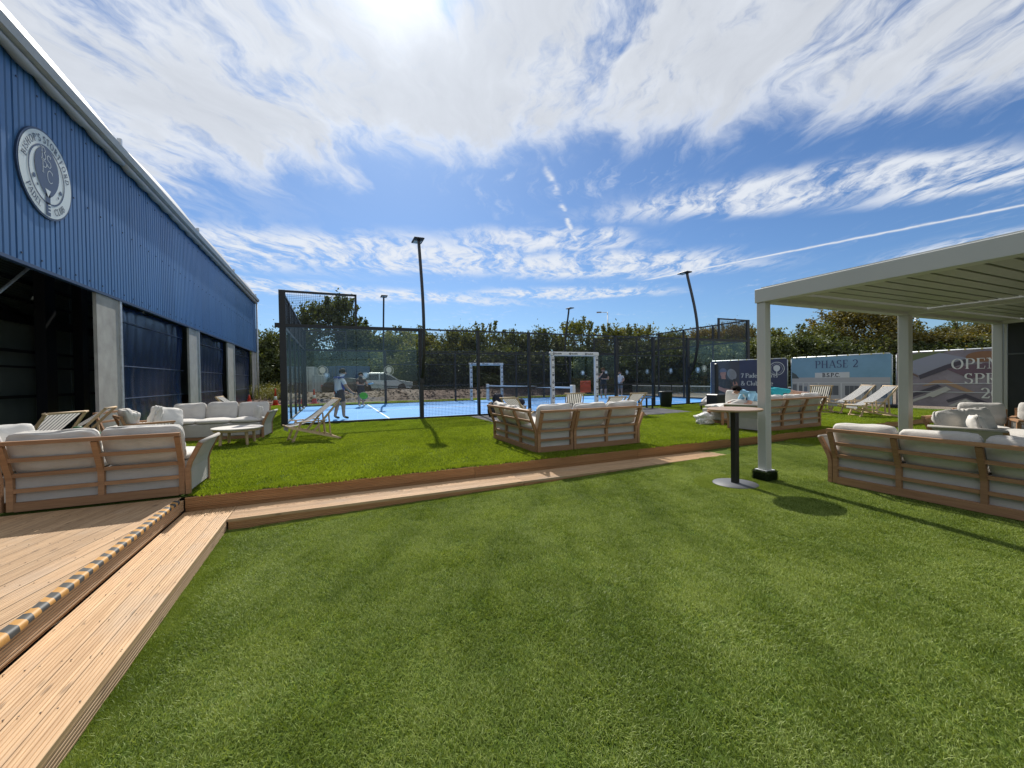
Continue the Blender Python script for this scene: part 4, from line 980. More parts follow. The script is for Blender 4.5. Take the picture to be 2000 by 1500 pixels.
def content1(h, sh, Pz, L):
    sh.build('banner', pmat('banner_navy', (.055, .06, .12), .7, var=.12, vscale=1.5), h)
    poly(h, 'photo_print', [(.06, .14), (1.32, .14), (1.32, 1.94), (.10, 1.94)], cm_('charcoal', (.045, .042, .055)), Pz, 1)
    skin = cm_('skin', (.30, .14, .115)); poly(h, 'shirt_print', [(.18, .55), (.30, 1.05), (.55, 1.22), (.85, 1.08), (1.05, .85), (.95, .48), (.25, .40)], cm_('shirt', (.03, .028, .034)), Pz, 2)
    poly(h, 'face_print', ell(.60, 1.38, .13, .18), skin, Pz, 3); poly(h, 'cap_print', [(.44, 1.44), (.46, 1.56), (.56, 1.64), (.68, 1.62), (.76, 1.52), (.76, 1.44)], cm_('cap', (.10, .105, .16)), Pz, 4)
    poly(h, 'neck_print', [(.52, 1.25), (.70, 1.25), (.72, 1.10), (.52, 1.12)], skin, Pz, 3)
    poly(h, 'arm_print', [(.30, .62), (.36, .78), (.62, .66), (.95, .62), (1.20, .78), (1.27, .62), (1.12, .46), (.75, .42)], skin, Pz, 3)
    poly(h, 'hand_print', ell(1.14, .86, .10, .15, rot=.4), skin, Pz, 4)
    poly(h, 'racket_print', ell(.99, 1.33, .20, .27, rot=.35), cm_('racket', (.20, .19, .21)), Pz, 4)
    poly(h, 'racket_handle_print', [(1.04, 1.10), (1.12, 1.12), (1.17, .86), (1.10, .84)], cm_('shirt', (.03, .028, .034)), Pz, 5)
    hb = MB()
    for i in range(7):
        for j in range(8):
            x, z = .86 + i * .043, 1.15 + j * .048
            if (x - .99) ** 2 / .026 + (z - 1.33) ** 2 / .052 < 1: disc(hb, lambda u, v: Pz(u, v, 6), .009, 6, x, z)
    kind(hb.build('racket_hole_print', M['print_shirt'], h), 'stuff')
    letters(h, [('7 Padel Courts', 1.38, 1.16, .205), ('& Clubhouse', 1.38, .80, .205)], cm_('silver', (.42, .42, .44)), Pz, 2, gap=.0)
    e = MB(); c = (L - .42, 1.55)
    disc(e, lambda x, y: Pz(c[0] + x, c[1] + y, 2), .30, 40, r0=.275); disc(e, lambda x, y: Pz(c[0] + x, c[1] + y, 2), .22, 40, r0=.21)
    e.build('emblem_ring', M['print_silver'], h)
    poly(h, 'emblem_racket', [(c[0] + .13 * math.cos(a), c[1] + .04 + (.12 if math.sin(a) > 0 else .17) * math.sin(a)) for a in [2 * math.pi * k / 24 for k in range(24)]], M['print_silver'], Pz, 2)
    poly(h, 'emblem_handle', [(c[0] - .02, c[1] - .10), (c[0] + .02, c[1] - .10), (c[0] + .02, c[1] - .27), (c[0] - .02, c[1] - .27)], M['print_silver'], Pz, 3)
def content2(h, sh, Pz, L):
    sh.build('banner', pmat('banner_sky', (.21, .36, .51), .7, var=.12, vscale=1.2), h)
    poly(h, 'building_print', [(.06, .13), (L - .06, .13), (L - .06, 1.12), (.06, 1.14)], cm_('render_wall', (.30, .285, .31)), Pz, 1)
    poly(h, 'tree_print', [(.06, 1.10), (.34, 1.10), (.24, 1.26), (.06, 1.38)], cm_('dark_tree', (.05, .06, .07)), Pz, 2)
    poly(h, 'sign_print', [(.95, 1.12), (2.15, 1.12), (2.15, 1.34), (.95, 1.33)], cm_('sign_pale', (.44, .43, .46)), Pz, 2)
    poly(h, 'eave_print', [(.06, .90), (L - .06, .90), (L - .06, .93), (.06, .93)], cm_('eave', (.40, .39, .41)), Pz, 2)
    dk = cm_('window_dark', (.075, .075, .09)); bl = cm_('window_blue', (.05, .085, .16))
    for x0, x1, z0, z1, mt in ((.10, .24, .35, .85, dk), (.34, .46, .35, .80, dk), (.54, .64, .35, .76, bl), (1.20, 1.78, .42, .80, dk), (2.0, 2.45, .42, .80, dk), (2.62, 2.74, .35, .80, dk), (2.86, 2.98, .35, .82, dk), (3.12, 3.30, .35, .84, bl)):
        poly(h, 'window_print', [(x0, z0), (x1, z0), (x1, z1), (x0, z1)], mt, Pz, 2)
        for fx in (.33, .66): poly(h, 'glazing_bar_print', [(x0 + (x1 - x0) * fx - .008, z0), (x0 + (x1 - x0) * fx + .008, z0), (x0 + (x1 - x0) * fx + .008, z1), (x0 + (x1 - x0) * fx - .008, z1)], cm_('bar', (.22, .215, .235)), Pz, 3)
    for x0 in (.28, .48, .70, 1.05, 1.85, 2.5, 2.80): poly(h, 'column_print', [(x0, .2), (x0 + .05, .2), (x0 + .05, .9), (x0, .9)], cm_('eave', (.40, .39, .41)), Pz, 2)
    letters(h, [('PHASE 2', .95, 1.52, .30)], cm_('navy_ink', (.04, .055, .13)), Pz, 2, thick=.14, thin=.05)
    letters(h, [('B.S.P.C.', 1.22, 1.155, .15)], cm_('ink', (.02, .022, .04)), Pz, 3, thick=.2, thin=.16, gap=.02)
def content3(h, sh, Pz, L):
    sh.build('banner', pmat('banner_mauve', (.25, .205, .235), .7, var=.25, vscale=2.2), h)
    roof = cm_('roof_grey', (.20, .195, .245)); wallp = cm_('wall_brown', (.12, .07, .055)); gr = cm_('green', (.10, .115, .05)); dkp = cm_('deep', (.045, .035, .05)); pale = cm_('pale_path', (.34, .31, .29))
    poly(h, 'trees_print', [(.05, 1.35), (.05, 1.80), (.6, 1.95), (1.3, 1.97), (1.0, 1.72), (.4, 1.55)], gr, Pz, 1)
    poly(h, 'roof_print', [(.10, 1.50), (.55, 1.72), (1.15, 1.93), (1.78, 1.72), (1.25, 1.50), (.62, 1.18)], roof, Pz, 2)
    poly(h, 'wall_print', [(.62, 1.17), (1.25, 1.49), (1.78, 1.70), (1.78, 1.58), (1.25, 1.32), (.66, 1.04)], dkp, Pz, 2)
    poly(h, 'roof_shadow_print', [(.10, 1.49), (.60, 1.17), (.62, 1.10), (.12, 1.42)], wallp, Pz, 2)
    poly(h, 'autumn_tree_print', ell(2.15, 1.75, .40, .17), cm_('rust', (.17, .075, .035)), Pz, 2); poly(h, 'tree_print', [(2.5, 1.6), (2.75, 1.85), (L - .1, 1.95), (L - .1, 1.6)], gr, Pz, 2)
    poly(h, 'building_print', [(1.3, 1.38), (2.2, 1.55), (2.6, 1.30), (1.85, 1.05)], cm_('purple', (.10, .055, .075)), Pz, 3)
    poly(h, 'gable_print', [(.70, .80), (1.02, 1.00), (1.3, 1.02), (1.95, .62), (1.80, .60), (1.20, .92), (.85, .82)], cm_('warm', (.26, .15, .09)), Pz, 3)
    poly(h, 'terrace_print', [(.80, .52), (1.30, .80), (1.42, .70), (.98, .42)], pale, Pz, 4)
    poly(h, 'road_print', [(.10, .16), (.30, .16), (.95, .48), (.90, .54)], pale, Pz, 3); poly(h, 'road_edge_print', [(.05, .22), (.85, .60), (1.2, .80), (1.1, .86), (.05, .34)], dkp, Pz, 2)
    poly(h, 'wing_print', [(1.35, .16), (1.75, .40), (2.15, .16), (2.05, .14), (1.75, .32), (1.48, .14)], pale, Pz, 3); poly(h, 'wing_shadow_print', [(1.3, .34), (1.75, .56), (2.5, .16), (2.3, .14), (1.76, .44), (1.35, .26)], dkp, Pz, 2)
    for z, z2 in ((.86, .90), (.60, .60)): poly(h, 'line_print', [(.05, z), (2.6, z2), (2.6, z2 + .02), (.05, z + .02)], cm_('eave', (.40, .39, .41)), Pz, 4)
    letters(h, [('OPEN', 1.42, 1.37, .33), ('SPR', 1.72, .89, .33), ('20', 2.08, .43, .33)], cm_('letter_cream', (.47, .45, .43)), Pz, 5, thick=.15, thin=.05)
banner('fence_hoarding', 'dark navy hoarding printed with a player holding a racket, 7 Padel Courts', (17.2, 14.5), (18.36, 11.46), content1)
banner('fence_hoarding', 'sky blue and grey hoarding reading PHASE 2 and B.S.P.C.', (18.40, 11.36), (18.64, 7.92), content2)
banner('fence_hoarding', 'mauve hoarding with an aerial view, reading OPEN SPR 20', (18.65, 7.84), (18.86, 4.38), content3)

# ================================================================== lounge furniture
def cushion_mesh(name, wd, dp, ht, seed, mt, n=9, crumple=.012, ears=.03):
    """Soft cushion: wd along x, dp (thickness) along y, ht along z, centred at the origin."""
    bm = bmesh.new(); bmesh.ops.create_cube(bm, size=2); bmesh.ops.subdivide_edges(bm, edges=bm.edges[:], cuts=n, use_grid_fill=True)
    for v in bm.verts:
        x, y, z = v.co
        k = (abs(x) ** 6 + abs(z) ** 6) ** (1 / 6) or 1
        mx = max(abs(x), abs(z), 1e-6); sx = mx / k if k else 1
        x2, z2 = x * sx, z * sx
        e = max(abs(x), abs(z)); puff = (.55 + .45 * (1 - e ** 3.5)) * (1 if abs(y) < .99 else 1)
        rim = 1 - (abs(y) ** 4) * .07
        p = Vector((x2 * wd / 2 * rim, y * dp / 2 * puff, z2 * ht / 2 * rim))
        q_ = Vector((x * wd * 3 + seed * 3.1, y * 2, z * ht * 3 + seed))
        w1 = mnoise.noise(q_); w2 = mnoise.noise(q_ * 2.3 + Vector((9, 0, 0))); fold = (1 - abs(mnoise.noise(Vector((x * wd * 2.2 + seed, z * ht * 7, seed * 2))))) ** 5
        p += Vector((.4 * w2, (w1 + .5 * w2 - .8 * fold) * (1 if y > 0 else -1), w1)) * crumple
        p.z -= ears * .5 * (1 - (x) ** 2) * max(0, z) ** 2          # top edge sinks between the corners
        v.co = p
    me = bpy.data.meshes.new(name); bm.to_mesh(me); bm.free(); me.materials.append(mt)
    me.polygons.foreach_set('use_smooth', [True] * len(me.polygons)); return me
def place(o, loc, rot): o.location = loc; o.rotation_euler = rot; return o
def xf(mb, mat):
    mb.v = [tuple(mat @ Vector(p)) for p in mb.v]; return mb
TE, CF, BFb = M['teak'], M['cream_fabric'], M['base_fabric']
def backy(z): return 0 if z < .36 else -.13 * (z - .36) / .34
seedc = [1]
def sofa_module(root, ox, oy, ang, W, panels, arm_l=False, arm_r=False, cush=None, depth=.80, nocush=False, crumple=.017):
    """Back at local y = 0, seat towards +y, x from 0 to W; turned by ang about (ox, oy) of the sofa."""
    T = Matrix.Translation((ox, oy, 0)) @ Matrix.Rotation(ang, 4, 'Z')
    def put(mb, name, mt, smooth=False): return xf(mb, T).build(name, mt, root, smooth)
    for i in range(panels + 1):
        x = min(max(W * i / panels, .0275), W - .0275)
        b = MB(); b.path([(x, 0, .02), (x, 0, .20), (x, 0, .34), (x, -.018, .40), (x, backy(.70), .70)], .052, .042, (1, 0, 0)); put(b, 'stile', TE)
    put(MB().box(.056, W - .056, -.024, .024, .015, .105), 'bottom_rail', TE)
    put(MB().bar((-.0, backy(.715), .722), (W, backy(.715), .722), .05, .04), 'top_rail', TE)
    for z in (.222, .382, .545): put(MB().bar((.03, backy(z) - .003, z), (W - .03, backy(z) - .003, z), .026, .04), 'slat', TE)
    put(MB().cbox(.03, W - .03, .028, depth - .03, .085, .375, .015), 'seat_base', BFb)
    put(MB().box(.03, W - .03, .10, depth - .04, .0, .084), 'plinth', TE)
    nc = cush or panels; cw = W / nc
    for i in range(nc):
        seedc[0] += 1
        c = link('seat_cushion', cushion_mesh('seat_cushion', cw - .008, .14, depth - .06, seedc[0], CF, 6, .005, 0), root)
        c.matrix_local = T @ Matrix.Translation((cw * (i + .5), depth / 2 + .03, .425)) @ Matrix.Rotation(R(90), 4, 'X')
        if nocush: continue
        seedc[0] += 1; rr = random.Random(seedc[0])
        c = link('back_cushion', cushion_mesh('back_cushion', cw - .012, .21, .47, seedc[0], CF, 10, crumple, .03), root)
        c.matrix_local = T @ Matrix.Translation((cw * (i + .5), .045, .605 + rr.uniform(-.01, .012))) @ Matrix.Rotation(R(17 + rr.uniform(-2, 2)), 4, 'X') @ Matrix.Rotation(R(rr.uniform(-2, 2)), 4, 'Y')
    for on, x, s_ in ((arm_l, 0, -1), (arm_r, W, 1)):
        if not on: continue
        prof_ = [(0, .02), (0, .30), (.02, .38), (.085, .52), (.125, .60)]
        for y in (.0, depth - .02):
            put(MB().path([(x + s_ * (.03 + a), y, z) for a, z in prof_], .05, .045, (0, 1, 0)), 'arm_post', TE)
        vs = []; m_ = len(prof_)
        for off in (.012, -.012):
            for a, z in prof_:
                for y in (.026, depth - .046): vs.append((x + s_ * (.03 + a + off), y, max(z, .05)))
        fs = []
        for l in range(2):
            for i in range(m_ - 1): k = l * 2 * m_ + 2 * i; fs.append((k, k + 1, k + 3, k + 2))
        for i in (0, m_ - 1): fs.append((2 * i, 2 * i + 1, 2 * m_ + 2 * i + 1, 2 * m_ + 2 * i))
        put(MB().add(vs, fs), 'arm_panel', M['sling_mesh'])
        put(MB().tube([(x + s_ * .157, -.02, .605), (x + s_ * .157, depth, .605)], .022, 10), 'arm_roll', M['sling_mesh'], True)
def pillow(label, loc, rot, wd=.48, ht=.46, dp=.17, crumple=.014, group='loose scatter cushions'):
    seedc[0] += 1
    o = link('scatter_cushion', cushion_mesh('scatter_cushion', wd, dp, ht, seedc[0], M['pillow_fabric'], 9, crumple, .05)); place(o, loc, rot)
    return tag(o, label, 'cushion', group)

# near left: back towards us on the deck
s1 = thing('outdoor_sofa', 'teak framed cream sofa seen from behind on the deck, nearest at the left', 'sofa', (-3.02, 5.80, 0), 0, 'teak outdoor sofas')
sofa_module(s1, 0, 0, 0, 1.45, 2, arm_r=True); sofa_module(s1, -1.45, 0, 0, 1.42, 2)
pillow('white scatter cushion standing on the near left sofa, right of two', (-3.30, 6.28, .66), (R(-20), 0, R(25)))
pillow('white scatter cushion at the left picture edge on the near left sofa', (-3.83, 6.22, .64), (R(-20), R(6), R(10)))
# far left corner sofa, front towards us
s2 = thing('outdoor_sofa', 'cream corner sofa with three back cushions beside the hall, front towards the viewer', 'sofa', (-1.44, 11.72, 0), R(174), 'teak outdoor sofas')
sofa_module(s2, 0, 0, 0, 1.98, 3, arm_l=True); sofa_module(s2, 2.62, .42, R(90), .9, 1, nocush=True)
pillow('cream scatter cushion leaning in the right arm of the far left corner sofa', (-1.62, 11.22, .56), (R(-12), 0, R(-70)), .42, .40)
pillow('large cream scatter cushion on the left wing of the far left corner sofa', (-3.18, 10.72, .60), (R(-30), R(12), R(35)), .55, .48)
# middle corner sofa
s3 = thing('outdoor_sofa', 'teak framed cream corner sofa in the middle of the raised lawn, seen from behind', 'sofa', (3.17, 6.14, 0), 0, 'teak outdoor sofas')
sofa_module(s3, .0, 0, 0, .70, 1); sofa_module(s3, .715, 0, 0, 1.42, 2, arm_r=True); sofa_module(s3, .0, 2.02, R(-90), 2.0, 3, nocush=True)
for k, (yy, tl) in enumerate(((7.85, 3), (7.3, -4), (6.85, 5))):
    seedc[0] += 1; c = link('back_cushion', cushion_mesh('back_cushion', .56, .20, .44 - .03 * k, seedc[0], CF, 10, .018, .05), s3)
    c.matrix_local = Matrix.Translation((.07, yy - 6.14, .60 - .02 * k)) @ Matrix.Rotation(R(-90), 4, 'Z') @ Matrix.Rotation(R(17), 4, 'X') @ Matrix.Rotation(R(tl), 4, 'Y')
# right sofa on the raised lawn
s4 = thing('outdoor_sofa', 'teak framed cream sofa on the raised lawn where two people sit, behind the pergola post', 'sofa', (8.66, 5.99, 0), R(.5), 'teak outdoor sofas')
sofa_module(s4, 0, 0, 0, 2.18, 3, arm_l=True)
pillow('cream scatter cushion standing beyond the seated people by the navy hoarding', (10.15, 7.75, .66), (R(-10), 0, R(140)), .5, .46)
s4b = thing('lounge_stool', 'low cream upholstered stool in front of the sofa where two people sit', 'stool', (9.75, 7.5, 0))
MB().cbox(-.45, .75, -.02, .62, .10, .40, .02).build('seat_base', BFb, s4b); MB().box(-.40, .70, .03, .57, 0, .099).build('plinth', TE, s4b)
c = link('seat_cushion', cushion_mesh('seat_cushion', 1.2, .12, .64, 77, CF, 6, .006, 0), s4b); c.location = (.15, .3, .455); c.rotation_euler = (R(90), 0, 0)
# near right sofa under the pergola, its back towards us
zl = zlow(6.1)
s5 = thing('outdoor_sofa', 'teak framed cream sofa seen from behind at the right under the pergola', 'sofa', (6.05, 3.20, zl), R(-90), 'teak outdoor sofas')
sofa_module(s5, 0, 0, 0, 2.05, 3, arm_l=True, crumple=.008); sofa_module(s5, 2.06, 0, 0, 1.4, 2, crumple=.008)
zl = zlow(9.5)
s6 = thing('outdoor_sofa', 'cream sofa with crumpled back cushion facing us under the pergola', 'sofa', (10.45, 3.14, zl), R(180), 'teak outdoor sofas')
sofa_module(s6, 0, 0, 0, 1.85, 2, arm_r=True, crumple=.018)
pillow('cream scatter cushion against the left arm of the sofa under the pergola', (8.86, 2.76, zl + .60), (R(-14), R(4), R(28)), .44, .40)
def armchair(label, loc, ang):
    o = thing('lounge_armchair', label, 'armchair', loc, ang, 'teak lounge armchairs')
    for s_ in (-1, 1):
        MB().path([(s_ * .33, -.02, 0), (s_ * .33, 0, .34), (s_ * .33, -.12, .68)], .05, .04, (1, 0, 0)).build('back_leg', TE, o)
        MB().bar((s_ * .33, .62, 0), (s_ * .33, .62, .52), .05, .05).build('front_leg', TE, o)
        MB().bar((s_ * .35, -.06, .54), (s_ * .35, .66, .545), .07, .035).build('armrest', TE, o)
        b = MB()
        for k in range(12): b.bar((s_ * .35, .03 + k * .052, .16), (s_ * .35, .03 + k * .052, .52), .012, .014)
        kind(b.build('rope_side', M['sling_mesh'], o), 'stuff')
    MB().bar((-.36, -.12, .68), (.36, -.12, .68), .045, .05).build('top_rail', TE, o)
    MB().box(-.31, .31, -.02, .62, .22, .29).build('seat_frame', TE, o)
    seedc[0] += 2
    c = link('seat_cushion', cushion_mesh('seat_cushion', .6, .14, .64, seedc[0], CF, 7, .006, 0), o); c.location = (0, .32, .36); c.rotation_euler = (R(90), 0, 0)
    c = link('back_cushion', cushion_mesh('back_cushion', .62, .20, .46, seedc[0] + 1, CF, 9, .014, .04), o); c.location = (0, .03, .62); c.rotation_euler = (R(16), 0, 0)
    return o
armchair('teak armchair with cream cushions just right of the third pergola post base', (11.55, 3.55, zlow(12)), R(118))
armchair('teak armchair with cream cushions at the right picture edge by the dark blind', (12.25, 2.95, zlow(12)), R(100))
a3 = armchair('low teak armchair with rope sides heaped with cushions at the far left', (-3.62, 10.1, 0), R(-62))
pillow('cream cushion heaped in the rope sided armchair, left one', (-3.55, 10.06, .60), (R(-8), R(10), R(-50)), .46, .42, .2, .022)
pillow('cream cushion heaped in the rope sided armchair, right one', (-3.28, 10.42, .64), (R(-20), R(-8), R(-75)), .48, .44, .2, .022)

# round coffee table on the left lawn, block table on the right lawn
ctb = thing('coffee_table', 'low round wooden coffee table before the far left corner sofa', 'table', (-1.83, 10.1, 0))
MB().lathe([(.44, .335), (.462, .345), (.462, .362), (.455, .368)], 40).build('table_top', pmat('stone_top', (.50, .47, .43), .5, var=.12, vscale=3), ctb)
MB().lathe([(.40, .29), (.425, .30), (.43, .334)], 36).build('apron', M['pale_beech'], ctb)
for k in range(4):
    a = R(38 + 90 * k); MB().tube([(.34 * math.cos(a), .34 * math.sin(a), 0), (.32 * math.cos(a), .32 * math.sin(a), .295)], [.026, .032], 10).build('leg', M['pale_beech'], ctb)
lt_ = thing('side_table', 'low wooden side table beside the white bag on the raised lawn', 'table', (9.25, 7.55, 0))
MB().cbox(-.16, .30, -.24, .24, .33, .365, .006).build('table_top', TE, lt_)
for x in (-.12, .26):
    for y in (-.20, .20): MB().box(x - .025, x + .025, y - .025, y + .025, 0, .329).build('leg', TE, lt_)
MB().box(-.09, .23, -.215, -.185, .14, .17).build('stretcher', TE, lt_)

# tall bistro table
tz = zlow(TB[0])
bt = thing('bistro_table', 'tall round pale wood bistro table on a black column with round steel base', 'table', (TB[0], TB[1], tz))
MB().lathe([(.275, 0), (.28, .004), (.276, .012), (.06, .018)], 48).build('base_plate', pmat('base_grey', (.085, .09, .10), .6), bt, True)
MB().cbox(-.038, .038, -.038, .038, .018, .985, .004).build('column', BS, bt)
MB().box(-.16, .16, -.16, .16, .985, .995).build('mounting_plate', BS, bt)
MB().lathe([(.305, .996), (.328, 1.0), (.338, 1.012), (.336, 1.024), (.328, 1.028)], 64).build('table_top', M['ash_top'], bt)

# ================================================================== deck chairs
def slingmat(name, a, b_, per, fr):
    mt = bpy.data.materials.new(name); mt.use_nodes = True; q = NT(mt.node_tree); q.n.clear(); o = q.node('ShaderNodeOutputMaterial')
    tcx = q.node('ShaderNodeTexCoord'); s_ = q.node('ShaderNodeSeparateXYZ'); q.l.new(tcx.outputs['Object'], s_.inputs[0])
    k = q.math('GREATER_THAN', q.math('FRACT', q.math('ADD', q.math('MULTIPLY', s_.outputs[0], 1 / per), .5 + fr / 2)), fr)
    c = q.mix(k, b_, a); df = q.node('ShaderNodeBsdfDiffuse'); tl = q.node('ShaderNodeBsdfTranslucent'); q.l.new(c, df.inputs[0]); q.l.new(c, tl.inputs[0])
    mx = q.node('ShaderNodeMixShader'); mx.inputs[0].default_value = .42; q.l.new(df.outputs[0], mx.inputs[1]); q.l.new(tl.outputs[0], mx.inputs[2]); q.l.new(mx.outputs[0], o.inputs[0]); return mt
sling_a = slingmat('striped_sling_pale', (.64, .63, .62), (.10, .105, .13), .052, .30)
sling_b = slingmat('striped_sling_bold', (.60, .58, .53), (.045, .05, .055), .058, .50)
PB = M['pale_beech']
def deck_chair(label, loc, ang, sling, zs=1.0):
    """Side profile in (y, z): front foot at y = 0, reclining back towards +y; looks along -y."""
    o = thing('deck_chair', label, 'deck chair', loc, ang, 'striped folding deck chairs'); wi = .27
    def p(y, z): return (y, z * zs)
    for s_ in (-1, 1):
        x = s_ * wi; x2 = s_ * (wi + .032); x3 = s_ * (wi - .03)
        B3 = lambda x, a, b, w_=.024, h_=.042: MB().bar((x, *p(*a)), (x, *p(*b)), w_, h_, (0, -.3, 1))
        B3(x, (.985, .90), (.40, .20)).build('back_rail', PB, o); B3(x2, (-.07, .34), (.97, .02)).build('base_rail', PB, o)
        B3(x3, (0, .0), (.18, .43)).build('front_leg', PB, o)
        B3(x2 - s_ * .06, (.735, .57), (.77, .09)).build('prop', PB, o)
        B3(s_ * (wi + .02), (.08, .435), (.68, .445), .05, .022).build('armrest', PB, o); B3(x3, (.64, .435), (.66, .10)).build('arm_strut', PB, o)
    for nm, (y, z), r in (('top_bar', (.975, .893), .018), ('front_bar', (-.065, .345), .016), ('foot_bar', (.03, .055), .013), ('rear_bar', (.95, .03), .014), ('prop_bar', (.765, .12), .012)):
        MB().tube([(-wi - .04, *p(y, z)), (wi + .04, *p(y, z))], r, 8).build(nm, PB, o, True)
    pts = []; 
    for k in range(19):
        u = k / 18; y = .985 - 1.05 * u; z = .905 - .555 * u; s_ = math.sin(math.pi * u ** 1.25) * .135
        pts.append((y - s_ * .25, z - s_))
    pts.append((-.07, .25)) if zs > .9 else None
    vs = [(x * .235, *p(y, z)) for y, z in pts for x in (-1, -.5, 0, .5, 1)]; n = len(pts)
    fs = [(5 * i + k, 5 * i + k + 1, 5 * i + 6 + k, 5 * i + 5 + k) for i in range(n - 1) for k in range(4)]
    MB().add(vs, fs).build('sling', sling, o, smooth=True, fixn=False)
    return o
def face(fx, fy): return math.atan2(fx, -fy)
deck_chair('striped deck chair facing left before the court glass, below the player in white', (-.86, 9.92, 0), face(-1, -.28), sling_a)
def chair_at(label, top, f, sling, zs=1.0):
    """Set a chair by the point where the middle of its top bar is and the way it looks."""
    n = math.hypot(*f); return deck_chair(label, (top[0] + f[0] / n * .98, top[1] + f[1] / n * .98, 0), face(*f), sling, zs)
chair_at('deck chair behind the far left corner sofa, in front of the dark screens', (-3.05, 14.4), (1, -.1), sling_a)
chair_at('deck chair behind the near left sofa, left one of two by the open bay', (-3.95, 8.95), (-.85, .5), sling_a, .95)
chair_at('deck chair behind the near left sofa, right one of two by the grey pillar', (-3.78, 9.95), (-1, -.12), sling_a, .97)
chair_at('boldly striped deck chair at the left end behind the middle corner sofa', (4.62, 10.7), (.8, .62), sling_b, .82)
chair_at('upright striped deck chair seen from behind at the near gate frame', (6.78, 10.6), (.47, .88), sling_b, .90)
chair_at('low striped deck chair behind the right end of the middle corner sofa', (8.25, 10.4), (.25, .97), sling_b, .74)
chair_at('striped deck chair tilted to the right, right of the low one behind the middle sofa', (9.05, 10.35), (.15, .99), sling_b, .84)
chair_at('striped deck chair seen from behind between the seated people and the sky blue hoarding', (14.6, 8.05), (.8, .6), sling_b)
deck_chair('pale striped deck chair facing left, farther of the pair by the sky blue hoarding', (14.75, 7.75, 0), face(-.85, .52), sling_a)
deck_chair('pale striped deck chair facing left, nearer of the pair by the sky blue hoarding', (14.1, 6.9, 0), face(-.85, .52), sling_a)

# ================================================================== small things
bn = thing('litter_bin', 'tall black round litter bin at the court mesh', 'bin', (12.75, 12.95, 0))
MB().lathe([(.20, 0), (.215, .02), (.265, .60), (.27, .61)], 28).build('body', pmat('bin_black', (.012, .014, .014), .45), bn, True)
MB().lathe([(.30, .612), (.305, .64), (.27, .665), (.24, .672)], 28).build('rim', M['bin_black'], bn, True)
bc = thing('low_bench', 'small black slatted bench between the deck chairs and the bin', 'bench', (11.3, 12.7, 0))
for k in range(4): MB().box(-.4, .4, -.2 + k * .105, -.11 + k * .105, .42, .45).build('slat', BS, bc)
for x in (-.34, .34):
    for y in (-.16, .16): MB().box(x - .025, x + .025, y - .025, y + .025, 0, .419).build('leg', BS, bc)
gb = thing('green_tub', 'round green plastic tub with lid between the deck chairs at the left', 'tub', (-3.78, 8.85, 0))
gm = pmat('tub_green', (.02, .10, .035), .4)
MB().lathe([(.20, 0), (.25, .46), (.26, .47)], 28).build('body', gm, gb, True)
MB().lathe([(.285, .471), (.285, .495), (.20, .55), (.09, .57)], 28).build('lid', gm, gb, True)
MB().lathe([(.055, .568), (.055, .62), (.04, .625)], 16).build('knob', gm, gb, True)
ps = thing('parasol_stand', 'closed black parasol pole in a square black base before the navy hoarding', 'parasol', (12.7, 10.45, 0))
MB().cbox(-.25, .25, -.25, .25, 0, .62, .03).build('base', BS, ps)
MB().cbox(-.055, .055, -.055, .055, .62, 1.72, .02).build('pole', BS, ps)
lb = thing('sun_lounger', 'low cream sun lounger half hidden behind the black parasol base', 'sun lounger', (13.2, 11.0, 0), R(20))
c = link('mattress', cushion_mesh('mattress', .62, .12, .9, 55, CF, 6, .006, 0), lb); c.location = (-.1, 0, .42); c.rotation_euler = (R(74), 0, R(90))
MB().box(-.62, .45, -.28, .28, .18, .25).build('frame', M['sling_mesh'], lb)
for x in (-.55, .38):
    for y in (-.24, .24): MB().box(x - .02, x + .02, y - .02, y + .02, 0, .179).build('leg', BS, lb)

def lump(name, label, cat, loc, dims, mt, seed, rotz=0, k=.25, group=None, tilt=0):
    bm = bmesh.new(); bmesh.ops.create_icosphere(bm, subdivisions=4, radius=1)
    for v in bm.verts:
        p = v.co.copy(); e = 1 / (abs(p.x) ** 3 + abs(p.y) ** 3 + abs(p.z) ** 3) ** (1 / 3)
        p *= e; nz_ = mnoise.noise(p * 1.6 + Vector((seed, 0, 0))) + .5 * mnoise.noise(p * 4 + Vector((0, seed, 0))) - .4 * abs(mnoise.noise(p * 5 + Vector((seed, 3, 1))))
        p *= 1 + k * nz_; z = max(p.z, -.82); v.co = (p.x * dims[0] / 2, p.y * dims[1] / 2, (z + .82) * dims[2] / 1.82)
    me = bpy.data.meshes.new(name); bm.to_mesh(me); bm.free(); me.materials.append(mt); me.polygons.foreach_set('use_smooth', [True] * len(me.polygons))
    o = link(name, me, None, loc, rotz); o.rotation_euler = (tilt, 0, rotz)
    return tag(o, label, cat, group)
wb = thing('cloth_bag', 'crumpled white cloth bag lying on the raised lawn beside the bottle', 'bag', (8.98, 7.78, 0), R(-20))
l_ = lump('bag_body', '', 'x', (0, 0, 0), (.46, .30, .30), pmat('bag_white', (.66, .65, .62), .9), 3, k=.35)
l_.parent = wb
for kk in ('label', 'category'): del l_[kk]
MB().tube([(.02 + .16 * math.cos(a), -.16 - .02 * math.sin(a * 2), .05 + .09 * math.sin(a)) for a in [k * math.pi / 10 for k in range(11)]], .012, 8).build('strap', pmat('strap_cream', (.58, .54, .46), .9), wb, True)
MB().tube([(.20, -.02, .13), (.10, -.15, .16), (-.04, -.18, .05), (-.2, -.15, .02)], .011, 8).build('strap', M['strap_cream'], wb, True)
wbt = thing('water_bottle', 'clear plastic water bottle standing next to the white bag', 'bottle', (9.22, 7.42, 0))
clear = glassmat('clear_plastic', (.80, .88, .86), 1.6)
